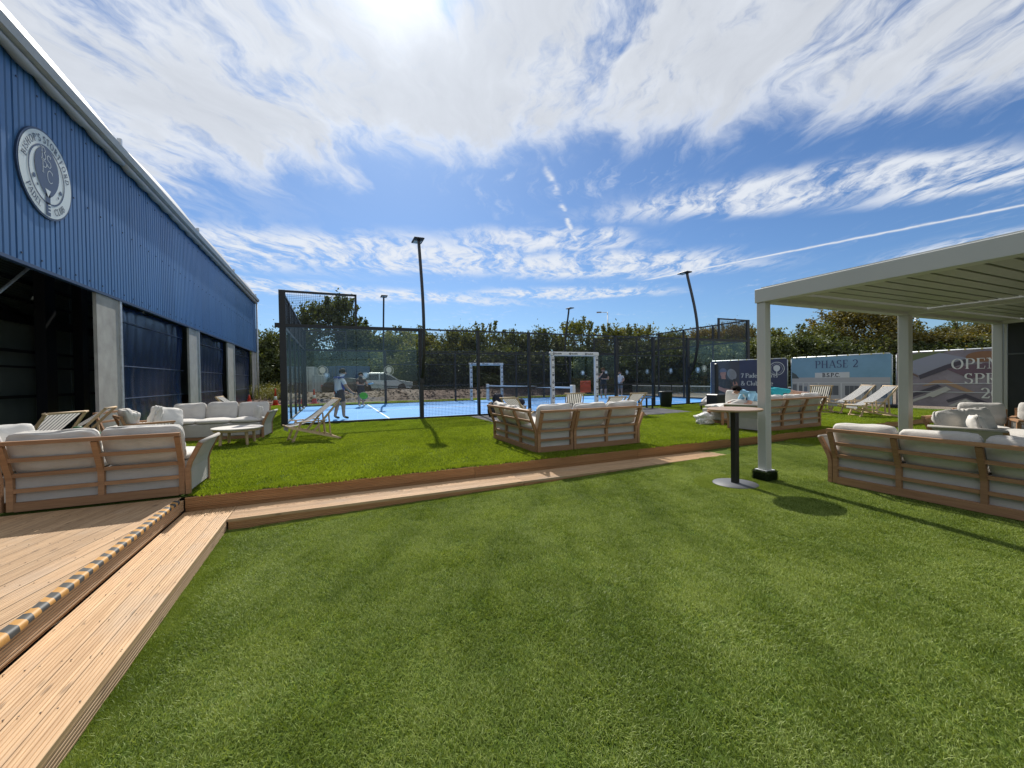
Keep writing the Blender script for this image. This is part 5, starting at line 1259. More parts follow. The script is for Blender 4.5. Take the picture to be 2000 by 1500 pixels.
MB().lathe([(.036, 0), (.04, .01), (.04, .15), (.034, .165), (.04, .18), (.032, .22), (.014, .245), (.014, .26)], 20).build('body', clear, wbt, True)
MB().lathe([(.017, .255), (.017, .285)], 14).build('cap', M['white_paint'], wbt)
def backpack(label, loc, rz, cname, col, h=.5):
    o = thing('backpack', label, 'backpack', loc, rz, 'bags by the court mesh'); bmn = pmat(cname, col, .7)
    b = lump('pack', '', 'x', (0, 0, 0), (.34, .24, h), bmn, h * 10, k=.12); b.parent = o
    for kk in ('label', 'category'): del b[kk]
    b2 = lump('front_pocket', '', 'x', (0, -.11, .03), (.25, .12, h * .5), bmn, 4, k=.1); b2.parent = o
    for kk in ('label', 'category'): del b2[kk]
    MB().tube([(-.05, .02, h - .02), (-.03, .02, h + .05), (.03, .02, h + .05), (.05, .02, h - .02)], .01, 8).build('handle', bmn, o, True)
    for s_ in (-1, 1): MB().path([(s_ * .09, .10, h - .06), (s_ * .10, .17, h * .6), (s_ * .11, .11, .10)], .045, .012, (1, 0, 0)).build('shoulder_strap', bmn, o)
    return o
bench2 = thing('low_bench', 'pale wooden bench carrying the sports bags at the court mesh', 'bench', (5.55, 13.1, 0))
for k in range(3): MB().box(-.5, .75, -.18 + k * .125, -.07 + k * .125, .30, .33).build('slat', PB, bench2)
for x in (-.42, .67):
    for y in (-.14, .14): MB().box(x - .025, x + .025, y - .025, y + .025, 0, .299).build('leg', PB, bench2)
backpack('dark navy backpack standing on the bench left of the deck chair', (5.25, 13.1, .332), R(15), 'pack_navy', (.014, .018, .035), .46)
backpack('plain black backpack on the ground at the left end of the mat', (4.95, 12.85, 0.022), R(-10), 'pack_black', (.010, .010, .011), .48)
lump('racket_bag', 'long black and navy racket bag lying on the bench behind the middle sofa', 'bag', (5.97, 13.15, .332), (.62, .30, .26), pmat('bag_dark', (.012, .013, .026), .6), 8, R(8), .15, 'bags by the court mesh')
rb = thing('road_barrier', 'red plastic pedestrian barrier standing beyond the far side of the court', 'barrier', (17.6, 26.0, 0), R(20))
rm = pmat('barrier_red', (.55, .07, .035), .5)
for z in (.16, .95): MB().cbox(-.62, .62, -.03, .03, z, z + .10, .01).build('barrier_rail', rm, rb)
for k in range(9): MB().cbox(-.60 + k * .15 - .03, -.60 + k * .15 + .03, -.02, .02, .262, .948, .006).build('barrier_bar', rm, rb)
MB().cbox(-.56, .56, -.02, .02, .55, .72, .006).build('barrier_panel', rm, rb)
for x in (-.5, .5): MB().cbox(x - .06, x + .06, -.25, .25, 0, .158, .02).build('barrier_foot', M['dark_rubber'], rb)
def cone(label, x, y, hgt=.75, bands=True, z=0):
    o = thing('traffic_cone', label, 'traffic cone', (x, y, z), rnd.random(), 'traffic cones beside the court'); rc = pmat('cone_red', (.62, .045, .02), .5)
    MB().cbox(-.2, .2, -.2, .2, 0, .04, .01).build('base', rc, o)
    MB().lathe([(.15, .041), (.105, .30), (.10, .31)], 20).build('body', rc, o, True)
    if bands: MB().lathe([(.1015, .31), (.066, .52)], 20).build('reflective_band', pmat('cone_white', (.72, .72, .72), .4), o, True); MB().lathe([(.064, .521), (.03, hgt), (.02, hgt + .01)], 20).build('tip', rc, o, True)
    else: MB().lathe([(.0995, .311), (.03, hgt), (.02, hgt + .01)], 20).build('tip', rc, o, True)
    return o
cone('plain red cone without white band beside the hall downpipe', -4.35, 27.3, .6, False)
cone('red and white cone just left of the court corner post', -2.95, 26.4, .95)
cone('red and white cone behind the left glass, leftmost of three seen through it', -1.95, 27.2, .85)
cone('red and white cone behind the left glass, below the white container door', -1.0, 26.9, .85)
cone('red and white cone behind the left glass, just left of the standing player', .15, 27.0, .85)
# taped low net barrier beyond the right end of the court
lnb = thing('low_net_barrier', 'low grey netting barrier with a pale tape beyond the right end glass', 'barrier', (21.2, 13.0, 0))
MB().box(-.01, .01, 0, 12, .60, .66).build('tape', M['line_white'], lnb)
nmb = MB()
for k in range(120): nmb.bar((0, k * .1, .02), (0, k * .1, .6), .012, .012)
for k in range(11): nmb.bar((0, 0, .05 + k * .05), (0, 12, .05 + k * .05), .008, .008)
kind(nmb.build('netting', pmat('net_grey', (.2, .24, .24), .8), lnb, fixn=False), 'stuff')
for y in (0, 4, 8, 12): MB().box(-.03, .03, y - .03, y + .03, 0, .7).build('stake', BS, lnb)

# ================================================================== beyond the court: containers, vehicles
def container(label, cx, cy, ang, col, cname, L=6.06, doors=True):
    o = thing('shipping_container', label, 'container', (cx, cy, 0), ang); mt = pmat(cname, col, .55, var=.12, vscale=1.5); W, H = 2.44, 2.59
    # local: doors look along -y, body runs to +y
    prof_ = []
    n = 22
    for k in range(n): y0 = .12 + (L - .24) * k / n; st = (L - .24) / n; prof_ += [(y0, 0), (y0 + st * .35, 0), (y0 + st * .5, .035), (y0 + st * .85, .035)]
    prof_.append((L - .12, 0)); m_ = len(prof_)
    for s_ in (-1, 1):
        b = MB(); b.add([(s_ * (W / 2 - .01 - d_), y, z) for z in (.16, H - .10) for y, d_ in prof_], [(k, k + 1, m_ + k + 1, m_ + k) for k in range(m_ - 1)]); b.build('side_wall', mt, o)
    MB().box(-W / 2 + .03, W / 2 - .03, .1, L - .05, H - .07, H - .03).build('roof', mt, o); MB().box(-W / 2 + .05, W / 2 - .05, L - .06, L - .02, .15, H - .1).build('end_wall', mt, o)
    for s_ in (-1, 1):
        for y in (.06, L - .06): MB().box(s_ * (W / 2 - .06) - .06, s_ * (W / 2 - .06) + .06, y - .06, y + .06, 0, H).build('corner_post', mt, o)
        for z in (.08, H - .06): MB().box(s_ * (W / 2 - .05) - .05, s_ * (W / 2 - .05) + .05, .125, L - .125, z - .06, z + .055).build('side_rail', mt, o)
    for z in (.08, H - .07): MB().box(-W / 2 + .125, W / 2 - .125, 0, .1, z - .07, z + .06).build('end_rail', mt, o)
    for s_ in (-1, 1):
        dr = MB(); x0, x1 = sorted((s_ * .015, s_ * (W / 2 - .13))); dr.box(x0, x1, .03, .07, .16, H - .15)
        for k in range(4): z = .28 + k * .56; dr.box(x0 + .06, x1 - .06, .008, .031, z, z + .36)
        d_o = dr.build('door', mt, o)
        for f_ in (.28, .72):
            x = s_ * f_ * (W / 2 - .13); MB().tube([(x, -.02, .05), (x, -.02, H - .06)], .018, 8).build('lock_rod', pmat('rod_dark', (.09, .10, .10), .6), d_o)
            MB().box(x - .015, x + .20 * s_ if s_ > 0 else x + .015, -.05, -.035, 1.05, 1.09).build('lock_handle', M['galvanised'], d_o) if s_ > 0 else MB().box(x - .20, x + .015, -.05, -.035, 1.05, 1.09).build('lock_handle', M['galvanised'], d_o)
    return o
container('weathered white shipping container behind the left glass, doors towards us', -2.61, 38.0, R(-4), (.50, .52, .51), 'container_white')
container('dark blue shipping container behind the standing player', -.1, 37.3, R(-62), (.022, .062, .165), 'container_blue', 2.9)
small = container('small pale container between the white and the blue one', -.98, 36.0, R(-4), (.42, .46, .48), 'container_pale', 2.4)
small.scale = (.4, 1, .72)

def car(name, label, cat, loc, ang, prof_, glassz, L, W, H, paint, wheels, wr=.33, roof_in=.18):
    """Body from a side profile (x along the length, z up), narrowed above the waist line."""
    o = thing(name, label, cat, loc, ang)
    n = len(prof_); secs = [(-1, .86), (-.97, .96), (-.8, 1.0), (.8, 1.0), (.97, .96), (1, .86)]
    vs = []; fs = []
    for s_, k in secs:
        for x, z in prof_:
            t_ = max(0, (z - glassz[0]) / (H - glassz[0])); xx = (x - L / 2) * (1 - (1 - k) * .25) + L / 2
            y = s_ * (W / 2 - roof_in * t_); vs.append((xx, y, z if s_ in (-.8, .8) else z - (1 - k) * .12 * (1 if z > glassz[0] else 0)))
    for i in range(len(secs) - 1):
        for k in range(n): fs.append((i * n + k, i * n + (k + 1) % n, (i + 1) * n + (k + 1) % n, (i + 1) * n + k))
    fs += [tuple(range(n)), tuple((len(secs) - 1) * n + k for k in range(n - 1, -1, -1))]
    MB().add(vs, fs).build('body', paint, o, smooth=False)
    gm_ = pmat('car_glass', (.015, .02, .022), .08, spec=.8)
    def side_y(z): t_ = max(0, (z - glassz[0]) / (H - glassz[0])); return W / 2 - roof_in * t_ + .006
    for s_ in (-1, 1):
        for quad in glassz[2]:
            MB().add([(x, s_ * side_y(z), z) for x, z in quad], [tuple(range(len(quad)))]).build('side_window', gm_, o)
    for (xa, za, xb, zb) in glassz[3]:
        wa, wb_ = side_y(za) - .10, side_y(zb) - .12; dx = .012 if xa > L / 2 else -.012
        MB().add([(xa + dx, -wa, za + .01), (xa + dx, wa, za + .01), (xb + dx, wb_, zb + .01), (xb + dx, -wb_, zb + .01)], [(0, 1, 2, 3)]).build('windscreen', gm_, o)
    for x in wheels:
        for s_ in (-1, 1):
            ty = MB(); ty.lathe([(wr * .6, -.11), (wr * .95, -.11), (wr, -.08), (wr, .08), (wr * .95, .11), (wr * .6, .11)], 24); wo = ty.build('tyre', M['dark_rubber'], o, True); wo.location = (x, s_ * (W / 2 - .085), wr); wo.rotation_euler = (R(90), 0, 0)
            rm_ = MB(); rm_.lathe([(wr * .58, -.10), (wr * .2, -.085), (.04, -.10)], 20); ro = rm_.build('rim', M['galvanised'], wo, True); ro.rotation_euler = (0, 0 if s_ > 0 else R(180), 0)
            ro.rotation_euler = (R(180), 0, 0) if s_ < 0 else (0, 0, 0)
    for s_ in (-1, 1):
        MB().cbox(L - .10, L + .005, s_ * (W / 2 - .28) - .16, s_ * (W / 2 - .28) + .16, .60, .74, .02).build('headlight', pmat('headlight', (.75, .76, .75), .15), o)
        MB().cbox(-.005, .06, s_ * (W / 2 - .15) - .09, s_ * (W / 2 - .15) + .09, .65, .95, .02).build('tail_light', pmat('tail_light', (.35, .02, .02), .25), o)
    MB().cbox(L - .03, L + .04, -W / 2 + .12, W / 2 - .12, .24, .44, .03).build('bumper', pmat('bumper_grey', (.05, .05, .055), .5), o)
    return o
silver = pmat('paint_silver', (.36, .38, .38), .25, metal=.6); vanw = pmat('paint_white', (.33, .34, .34), .3)
car('parked_van', 'white panel van parked beyond the court behind the players', 'van', (4.4, 38.2, .06), R(186),
    [(.0, .30), (4.9, .30), (5.0, .55), (4.95, .95), (4.25, 1.12), (3.55, 1.86), (3.3, 1.96), (.15, 1.98), (.02, 1.8)], (1.05, 1.8, [[(3.0, 1.12), (4.0, 1.14), (3.5, 1.72), (3.0, 1.78)], [(1.7, 1.15), (2.85, 1.13), (2.85, 1.76), (1.7, 1.78)]], [(4.22, 1.14, 3.58, 1.82)]), 5.0, 1.9, 1.98, vanw, (.95, 4.05))
car('parked_car', 'silver hatchback parked beyond the court, its front towards the right', 'car', (1.75, 34.0, .45), R(-6),
    [(.02, .28), (4.15, .25), (4.22, .48), (4.16, .72), (3.15, .90), (2.45, 1.40), (2.1, 1.47), (.75, 1.44), (.12, 1.0), (.0, .8)], (.86, 1.4, [[(1.75, .92), (2.95, .93), (2.42, 1.32), (1.75, 1.38)], [(.65, .95), (1.65, .92), (1.65, 1.38), (.9, 1.36)]], [(3.10, .93, 2.48, 1.37), (.16, 1.04, .70, 1.41)]), 4.2, 1.76, 1.47, silver, (.78, 3.38), .31)
car('parked_car', 'dark grey car parked left of the silver hatchback, half hidden by players', 'car', (-.6, 36.6, .10), R(-14),
    [(.02, .28), (4.25, .25), (4.32, .48), (4.26, .74), (3.25, .92), (2.55, 1.42), (2.1, 1.48), (.75, 1.44), (.12, 1.0), (.0, .8)], (.88, 1.4, [[(1.75, .94), (3.0, .95), (2.5, 1.34), (1.75, 1.39)], [(.65, .97), (1.65, .94), (1.65, 1.39), (.9, 1.36)]], [(3.18, .95, 2.58, 1.39), (.16, 1.04, .70, 1.41)]), 4.3, 1.78, 1.48, pmat('paint_grey', (.05, .055, .06), .25, metal=.5), (.8, 3.45), .31)
def street_lamp(label, x, y, h, arm, two=False, group='street lamps beyond the trees'):
    o = thing('street_lamp', label, 'street lamp', (x, y, 0), arm, group)
    MB().tube([(0, 0, 0), (0, 0, h)], [.09, .055], 10).build('column', M['galvanised'], o, True)
    MB().tube([(0, 0, h - .05), (.9, 0, h + .02)], .035, 8).build('arm', M['galvanised'], o, True)
    MB().cbox(.75, 1.35, -.14, .14, h - .06, h + .08, .03).build('lantern', pmat('lantern_grey', (.25, .26, .27), .5), o)
street_lamp('grey street lamp above the trees behind the gate frame, lantern to the left', 31.5, 41.5, 9.4, R(150))
street_lamp('pale lamp column behind the trees seen between the pergola posts', 66.5, 26.0, 9.6, R(-60))

# ================================================================== trees and hedgerow
bark = pmat('bark', (.06, .045, .032), .95, var=.3, vscale=4)
leaf_a = leafmat('leaf_olive', [(.25, (.034, .048, .010)), (.5, (.072, .090, .018)), (.75, (.125, .135, .03)), (.95, (.18, .15, .045))], .38, ns=.5)
leaf_b = leafmat('leaf_dark', [(.25, (.026, .040, .012)), (.5, (.052, .074, .019)), (.75, (.092, .112, .026)), (.95, (.14, .135, .04))], .36, ns=.5)
leaf_c = leafmat('leaf_gold', [(.25, (.052, .050, .010)), (.5, (.10, .088, .017)), (.75, (.16, .128, .028)), (.95, (.22, .155, .04))], .38, ns=.4)
def crown_mesh(name, seed, mt, clumps, per, leaf, top_bias=.3, spiky=.5, low=.05):
    """Leaves for a crown of unit radius and height: z from 0 to 1, radius about .5; scaled by the tree that uses it."""
    rr = random.Random(seed); vs = []; fs = []
    cl = []
    for k in range(clumps):
        z = low + (1 - low) * rr.random() ** (1 - top_bias * .5); a = rr.random() * 6.283
        env = .5 * math.sin(math.pi * min(.97, .12 + z * .86)) ** .55 * (1 + .30 * mnoise.noise((math.cos(a) * 1.6, math.sin(a) * 1.6, seed + z * 2)))
        r_ = env * (1 - (rr.random() ** 2.2) * .8); zz = z * (1 + .18 * mnoise.noise((math.cos(a) * 2 * r_, math.sin(a) * 2 * r_, seed * 1.7)))
        cl.append((r_ * math.cos(a), r_ * math.sin(a), zz, rr.uniform(.05, .10)))
    for k in range(int(clumps * spiky * .5)):          # shoots that break the outline
        a = rr.random() * 6.283; z = rr.uniform(.55, .95); r_ = .44 * math.sin(math.pi * min(.97, .12 + z * .86)) ** .55
        for s_ in range(4): cl.append((r_ * math.cos(a) * (1 + s_ * .05), r_ * math.sin(a) * (1 + s_ * .05), z + .035 * s_ + .03, .018))
    for (cx, cy, cz, sg) in cl:
        m_ = per if sg > .03 else max(6, per // 6)
        for k in range(m_):
            p = Vector((rr.gauss(cx, sg), rr.gauss(cy, sg), rr.gauss(cz, sg * .75)))
            if p.z < .0: continue
            nrm = Vector((rr.gauss(0, 1), rr.gauss(0, 1), rr.gauss(.5, .8))).normalized(); u = nrm.orthogonal().normalized(); v = nrm.cross(u); th = rr.random() * 6.28
            u, v = u * math.cos(th) + v * math.sin(th), v * math.cos(th) - u * math.sin(th); s_ = leaf * rr.uniform(.6, 1.35); o = len(vs)
            vs += [p - u * s_, p + v * s_ * .55 , p + u * s_, p - v * s_ * .55]; fs.append((o, o + 1, o + 2, o + 3))
    me = bpy.data.meshes.new(name); me.from_pydata(vs, [], fs); me.materials.append(mt); me.update(); return me
def trunk_mesh(seed, stems=1):
    rr = random.Random(seed); b = MB()
    for s_ in range(stems):
        a0 = rr.random() * 6.28; r0 = .0 if stems == 1 else .10; x, y = r0 * math.cos(a0), r0 * math.sin(a0)
        pts = [(x + .04 * rr.uniform(-1, 1) * k + .03 * k * math.cos(a0) * (stems > 1), y + .04 * rr.uniform(-1, 1) * k + .03 * k * math.sin(a0) * (stems > 1), .16 * k) for k in range(6)]
        b.tube(pts, [.028 / stems ** .5 * (1 - .14 * k) for k in range(6)], 7)
        for j in range(7):
            k = rr.randrange(2, 6); p = Vector(pts[k]); a = rr.random() * 6.28; L = rr.uniform(.18, .36)
            q_ = p + Vector((math.cos(a) * L, math.sin(a) * L, L * rr.uniform(.4, 1.1))); md_ = (p + q_) / 2 + Vector((0, 0, -.02))
            b.tube([p, md_, q_], [.012, .009, .004], 5)
    return b.mesh('trunk', bark, True)
crowns = {'a': [crown_mesh('crown', 11 + k, leaf_a, 85, 120, .022) for k in range(3)], 'b': [crown_mesh('crown', 31 + k, leaf_b, 95, 125, .021) for k in range(2)],
          'c': [crown_mesh('crown', 51, leaf_c, 160, 130, .015, spiky=.25)], 's': [crown_mesh('crown', 61 + k, leaf_a, 40, 95, .024, spiky=1.2) for k in range(2)]}
trunks = [trunk_mesh(3 + k, 1 + k % 3) for k in range(4)]
tcount = [0]
def tree(label, fx, depth, wd, ht, kd, z0=0.25, name='tree', group='trees and bushes behind the court', lift=.06):
    """fx = direction (pixel column of the photograph's frame) at which the tree stands, depth = metres away along the view."""
    dx = (fx - 1000) / FPX; p = (Fv + Rv * dx) * depth; i = tcount[0]; tcount[0] += 1
    o = thing(name, label, 'tree' if name != 'bush' else 'bush', (p.x, p.y, 0), i * 2.399, group)
    t_ = link('trunk', trunks[i % 4], o); t_.scale = (ht * .9, ht * .9, ht)
    c = link('crown', crowns[kd][i % len(crowns[kd])], o); c.scale = (wd, wd, ht * (1 - lift)); c.location = (0, 0, ht * lift)
    return o
def top_h(fx, fy, depth):
    v = Fv + Rv * (fx - 1000) / FPX - Uv * (fy - 750) / FPX; return CAMZ + v.z * depth
TREES = [  # column, row of the top, depth, width in metres, kind, label
 (470, 640, 43, 7.0, 'a', 'olive green tree rising beside the far end of the blue hall'),
 (525, 652, 37, 4.4, 'a', 'bushy tree between the hall downpipe and the court corner post'),
 (575, 650, 46, 6.0, 'b', 'dark tree behind the white container'),
 (655, 575, 41, 7.0, 'b', 'tallest dark tree seen through the upper left court mesh'),
 (700, 632, 43, 5.0, 'b', 'dark tree to the right of the tallest left one, behind the far lamp pole'),
 (765, 652, 45, 5.5, 'a', 'low olive tree between the far lamp pole and the near curved pole'),
 (830, 650, 42, 5.0, 'a', 'olive tree right behind the tall near floodlight pole'),
 (895, 646, 40, 5.0, 'a', 'olive tree above the left half of the mesh'),
 (950, 626, 41, 5.2, 's', 'loose topped tree above the mesh left of the gate frame'),
 (1010, 640, 40, 4.6, 'a', 'olive tree between the loose topped tree and the large gate frame'),
 (1065, 646, 41, 4.8, 'a', 'low olive tree directly above the large gate frame'),
 (1130, 622, 39, 5.2, 's', 'loose shooting tree behind the far right floodlight pole'),
 (1205, 630, 40, 5.0, 'a', 'olive tree beneath the grey street lamp'),
 (1255, 634, 42, 4.6, 's', 'loose tree right of the street lamp'),
 (1310, 646, 41, 5.0, 'a', 'olive tree left of the bowed floodlight pole'),
 (1375, 636, 38, 4.6, 'c', 'golden leaved tree behind the bowed floodlight pole'),
 (1435, 626, 38, 4.6, 'c', 'golden leaved tree behind the right end mesh'),
 (1490, 636, 40, 4.2, 's', 'thin see-through tree left of the pergola corner post'),
 (1545, 634, 40, 5.0, 's', 'loose olive tree just right of the pergola corner post'),
 (1600, 640, 39, 4.6, 'a', 'bushy tree at the left foot of the big round tree'),
 (1668, 592, 40, 9.0, 'c', 'big round golden green tree between the pergola posts'),
 (1760, 625, 42, 5.0, 's', 'thin tree behind the middle pergola post'),
 (1835, 640, 36, 7.5, 'c', 'broad clipped looking golden hedge tree left of the third pergola post'),
 (1910, 628, 37, 7.0, 'c', 'broad golden hedge tree at the third pergola post'),
 (1880, 622, 70, 9.0, 'b', 'dark distant tree above the golden hedge'),
 (2010, 630, 40, 8.0, 'b', 'dark tree at the right picture edge behind the blind'),
 (800, 636, 72, 11, 'b', 'distant dark tree seen over the low olive ones left of the near pole')]
for fx, fy, dp, wd, kd, lab in TREES: tree(lab, fx, dp, wd, top_h(fx, fy, dp) * .91, kd)
BUSH = [(505, 35), (548, 39), (600, 41), (660, 42), (715, 40), (770, 41), (820, 39), (872, 38), (925, 38), (975, 37), (1030, 37), (1085, 37), (1140, 36), (1195, 36), (1250, 36), (1300, 36), (1350, 35), (1400, 34), (1450, 34), (1500, 35), (1550, 35), (1605, 35), (1660, 36), (1715, 36), (1770, 36), (1830, 34), (1890, 34), (1950, 34)]
BWHERE = ['beside the hall downpipe', 'just left of the court corner post', 'behind the white container', 'behind the standing player', 'right of the blue container', 'behind the silver car', 'behind the near curved pole',
  'behind the first mesh bay', 'behind the far gate frame, left part', 'behind the far gate frame, right part', 'between the two gate frames', 'behind the left post of the large gate frame', 'in the opening of the large gate frame', 'behind the player in black',
  'behind the player in white at the right', 'behind the litter bin', 'behind the bowed floodlight pole', 'at the left edge of the navy hoarding', 'above the printed racket of the navy hoarding', 'left of the pergola corner post', 'right of the pergola corner post',
  'above the left end of the sky blue hoarding', 'under the big round tree, left', 'under the big round tree, right', 'behind the middle pergola post', 'above the left part of the mauve hoarding', 'above the letters of the mauve hoarding', 'behind the third pergola post']
for i, (fx, dp) in enumerate(BUSH):
    tree('dense dark bush of the hedgerow ' + BWHERE[i], fx, dp + rnd.uniform(-.6, .6), 4.6 + rnd.random(), rnd.uniform(3.4, 4.3), 'b', name='bush', group='hedgerow bushes behind the court', lift=.0)
# weeds at the foot of the hedge beside the hall
wd_ = MB(); rr = random.Random(4)
for k in range(900):
    x, y = rr.uniform(-5.5, -2.2), rr.uniform(29.5, 32.5); h = rr.uniform(.3, 1.3); a = rr.random() * 6.28; l = rr.uniform(.05, .25)
    wd_.add([(x - .02, y, .1), (x + .02, y, .1), (x + l * math.cos(a) + .01, y + l * math.sin(a), .1 + h)], [(0, 1, 2)])
    for j in range(4):
        u = rr.uniform(.3, 1); p = Vector((x + l * math.cos(a) * u, y + l * math.sin(a) * u, .1 + h * u)); d_ = Vector((rr.uniform(-1, 1), rr.uniform(-1, 1), rr.uniform(-.2, .8))) * .09; s_ = Vector((-d_.y, d_.x, .02)) * .4
        wd_.add([p, p + d_ * .5 + s_, p + d_, p + d_ * .5 - s_], [(0, 1, 2, 3)])
kind(wd_.build('tall_weeds', leafmat('weed', [(.3, (.06, .075, .02)), (.7, (.15, .15, .05))], .35), fixn=False), 'stuff', 'tall pale weeds at the foot of the hedge beside the hall')

# ================================================================== people
def person(label, loc, ang, J, cols, scale=1.0, hair=(.02, .014, .01), hairstyle='short', sleeves=.55, shorts=.75, socks=None):
    """One skinned body; J overrides joint positions (local frame, looking along +y, feet at z = 0)."""
    base = dict(pelvis=((0, 0, .93), .125), waist=((0, 0, 1.08), .118), chest=((0, 0, 1.27), .135), neckb=((0, -.015, 1.42), .07), neck=((0, .0, 1.48), .05), jaw=((0, .03, 1.545), .066), crown=((0, .015, 1.64), .082),
                shl=((-.165, -.01, 1.385), .058), ell=((-.225, -.02, 1.12), .042), wrl=((-.235, .05, .89), .029), pal=((-.235, .07, .82), .030),
                shr=((.165, -.01, 1.385), .058), elr=((.225, -.02, 1.12), .042), wrr=((.235, .05, .89), .029), par=((.235, .07, .82), .030),
                hpl=((-.085, 0, .88), .088), knl=((-.095, .02, .49), .056), cal=((-.097, -.01, .34), .052), anl=((-.10, -.015, .09), .036), tol=((-.11, .13, .035), .036),
                hpr=((.085, 0, .88), .088), knr=((.095, .02, .49), .056), car=((.097, -.01, .34), .052), anr=((.10, -.015, .09), .036), tor=((.11, .13, .035), .036))
    for k, v in J.items(): base[k] = (v, base[k][1])
    for k in base: base[k] = (base[k][0], base[k][1] * (1.22 if k not in ('jaw', 'crown', 'neck') else 1.08))
    if 'cal' not in J: base['cal'] = (tuple(Vector(base['knl'][0]).lerp(Vector(base['anl'][0]), .35)), .053)
    if 'car' not in J: base['car'] = (tuple(Vector(base['knr'][0]).lerp(Vector(base['anr'][0]), .35)), .053)
    bones = [('pelvis', 'waist'), ('waist', 'chest'), ('chest', 'neckb'), ('neckb', 'neck'), ('neck', 'jaw'), ('jaw', 'crown'), ('chest', 'shl'), ('shl', 'ell'), ('ell', 'wrl'), ('wrl', 'pal'), ('chest', 'shr'), ('shr', 'elr'), ('elr', 'wrr'), ('wrr', 'par'),
             ('pelvis', 'hpl'), ('hpl', 'knl'), ('knl', 'cal'), ('cal', 'anl'), ('anl', 'tol'), ('pelvis', 'hpr'), ('hpr', 'knr'), ('knr', 'car'), ('car', 'anr'), ('anr', 'tor')]
    for sd in 'lr':                                    # five bent fingers, thumb from the side of the palm
        wr_, pa_ = Vector(base['wr' + sd][0]), Vector(base['pa' + sd][0]); d_ = (pa_ - wr_).normalized(); sx = Vector((1, 0, 0)) if abs(d_.x) < .8 else Vector((0, 1, 0)); lat = d_.cross(sx).normalized(); cu = lat.cross(d_)
        for f_, (o_, L) in enumerate(((-.030, .055), (-.010, .070), (.011, .066), (.030, .050))):
            a = pa_ + lat * o_ + d_ * .02; b = a + d_ * L * .6; c_ = b + (d_ * .5 + cu * .5) * L * .6
            for nm, p_ in (('a', a), ('b', b), ('c', c_)): base['f%s%d%s' % (sd, f_, nm)] = (tuple(p_), .0095 if nm != 'c' else .008)
            bones += [('pa' + sd, 'f%s%da' % (sd, f_)), ('f%s%da' % (sd, f_), 'f%s%db' % (sd, f_)), ('f%s%db' % (sd, f_), 'f%s%dc' % (sd, f_))]
        a = pa_ - lat * .035 - d_ * .03; b = a - lat * .025 + d_ * .035; base['t%sa' % sd] = (tuple(a), .011); base['t%sb' % sd] = (tuple(b), .010)
        bones += [('pa' + sd, 't%sa' % sd), ('t%sa' % sd, 't%sb' % sd)]
    names = list(base); idx = {n_: i for i, n_ in enumerate(names)}
    me = bpy.data.meshes.new('body_skeleton'); me.from_pydata([base[n_][0] for n_ in names], [(idx[a], idx[b]) for a, b in bones], [])
    tmp = bpy.data.objects.new('body_skeleton', me); COL.objects.link(tmp)
    sk = tmp.modifiers.new('skin', 'SKIN'); sk.use_smooth_shade = True; sk.branch_smoothing = .6
    sd_ = me.skin_vertices[0].data
    for i, n_ in enumerate(names): r_ = base[n_][1]; sd_[i].radius = (r_, r_); sd_[i].use_root = (n_ == 'pelvis')
    ss = tmp.modifiers.new('sub', 'SUBSURF'); ss.levels = 1; ss.render_levels = 1
    dg = bpy.context.evaluated_depsgraph_get(); ev = tmp.evaluated_get(dg); bme = bpy.data.meshes.new_from_object(ev)
    bpy.data.objects.remove(tmp)
    slots = ['skin', 'top', 'bottom', 'shoe', 'accent']; bme.materials.clear()
    for s_ in slots: c_ = cols.get(s_, cols['top']); bme.materials.append(pmat('cloth_%.3f_%.3f_%.3f' % c_ if s_ != 'skin' else 'skin_%.3f' % c_[0], c_, .8 if s_ != 'skin' else .55))
    seg = [(Vector(base[a][0]), Vector(base[b][0]), a, b) for a, b in bones]
    def pick(a, b, t_):
        if a in ('pelvis',) and b == 'waist': return 2 if t_ < .25 else 1
        if a in ('waist', 'chest'): return 1
        if a in ('shl', 'shr'): return 1 if t_ < sleeves else 0
        if a == 'pelvis' and b[:2] == 'hp': return 2
        if a in ('hpl', 'hpr'): return 2 if t_ < shorts else 0
        if a[:2] == 'kn' or a[:2] == 'ca': return 2 if shorts > 1 else (4 if socks and a[:2] == 'ca' and t_ > .5 else 0)
        if a[:2] == 'an': return 3
        return 0
    mi = []
    for f in bme.polygons:
        c_ = f.center; best = 1e9; m_ = 0
        for A, B_, a, b in seg:
            d_ = B_ - A; t_ = min(1, max(0, (c_ - A).dot(d_) / max(1e-9, d_.length_squared))); q_ = (c_ - A - d_ * t_).length - base[a][1] * .9
            if q_ < best: best = q_; m_ = pick(a, b, t_)
        mi.append(m_)
    bme.polygons.foreach_set('material_index', mi); bme.polygons.foreach_set('use_smooth', [True] * len(bme.polygons))
    o = thing('person', label, 'person', loc, ang); o.scale = (scale * 1.18, scale * 1.18, scale)
    bo_ = link('body', bme, o)
    hm_ = pmat('hair_%.3f' % hair[0], hair, .85, spec=.08); cr, jw = Vector(base['crown'][0]), Vector(base['jaw'][0]); up = (cr - jw).normalized(); nk = Vector(base['neck'][0])
    fw = Vector((0, 1, 0)); fw = (fw - up * fw.dot(up)).normalized() if abs(up.y) < .95 else Vector((0, 0, -1))
    if 'look' in cols: fw = Vector(cols['look']); fw = (fw - up * fw.dot(up)).normalized()
    sdv = fw.cross(up)
    hb = bmesh.new(); bmesh.ops.create_icosphere(hb, subdivisions=3, radius=1)
    for v in list(hb.verts):
        if v.co.y > .35 and v.co.z < .55 or v.co.z < -.45: hb.verts.remove(v)
    ctr = cr - up * .012 - fw * .012
    for v in hb.verts: q_ = v.co * (1 + .08 * mnoise.noise(v.co * 4)); v.co = ctr + sdv * q_.x * .102 + fw * q_.y * .110 + up * q_.z * .112
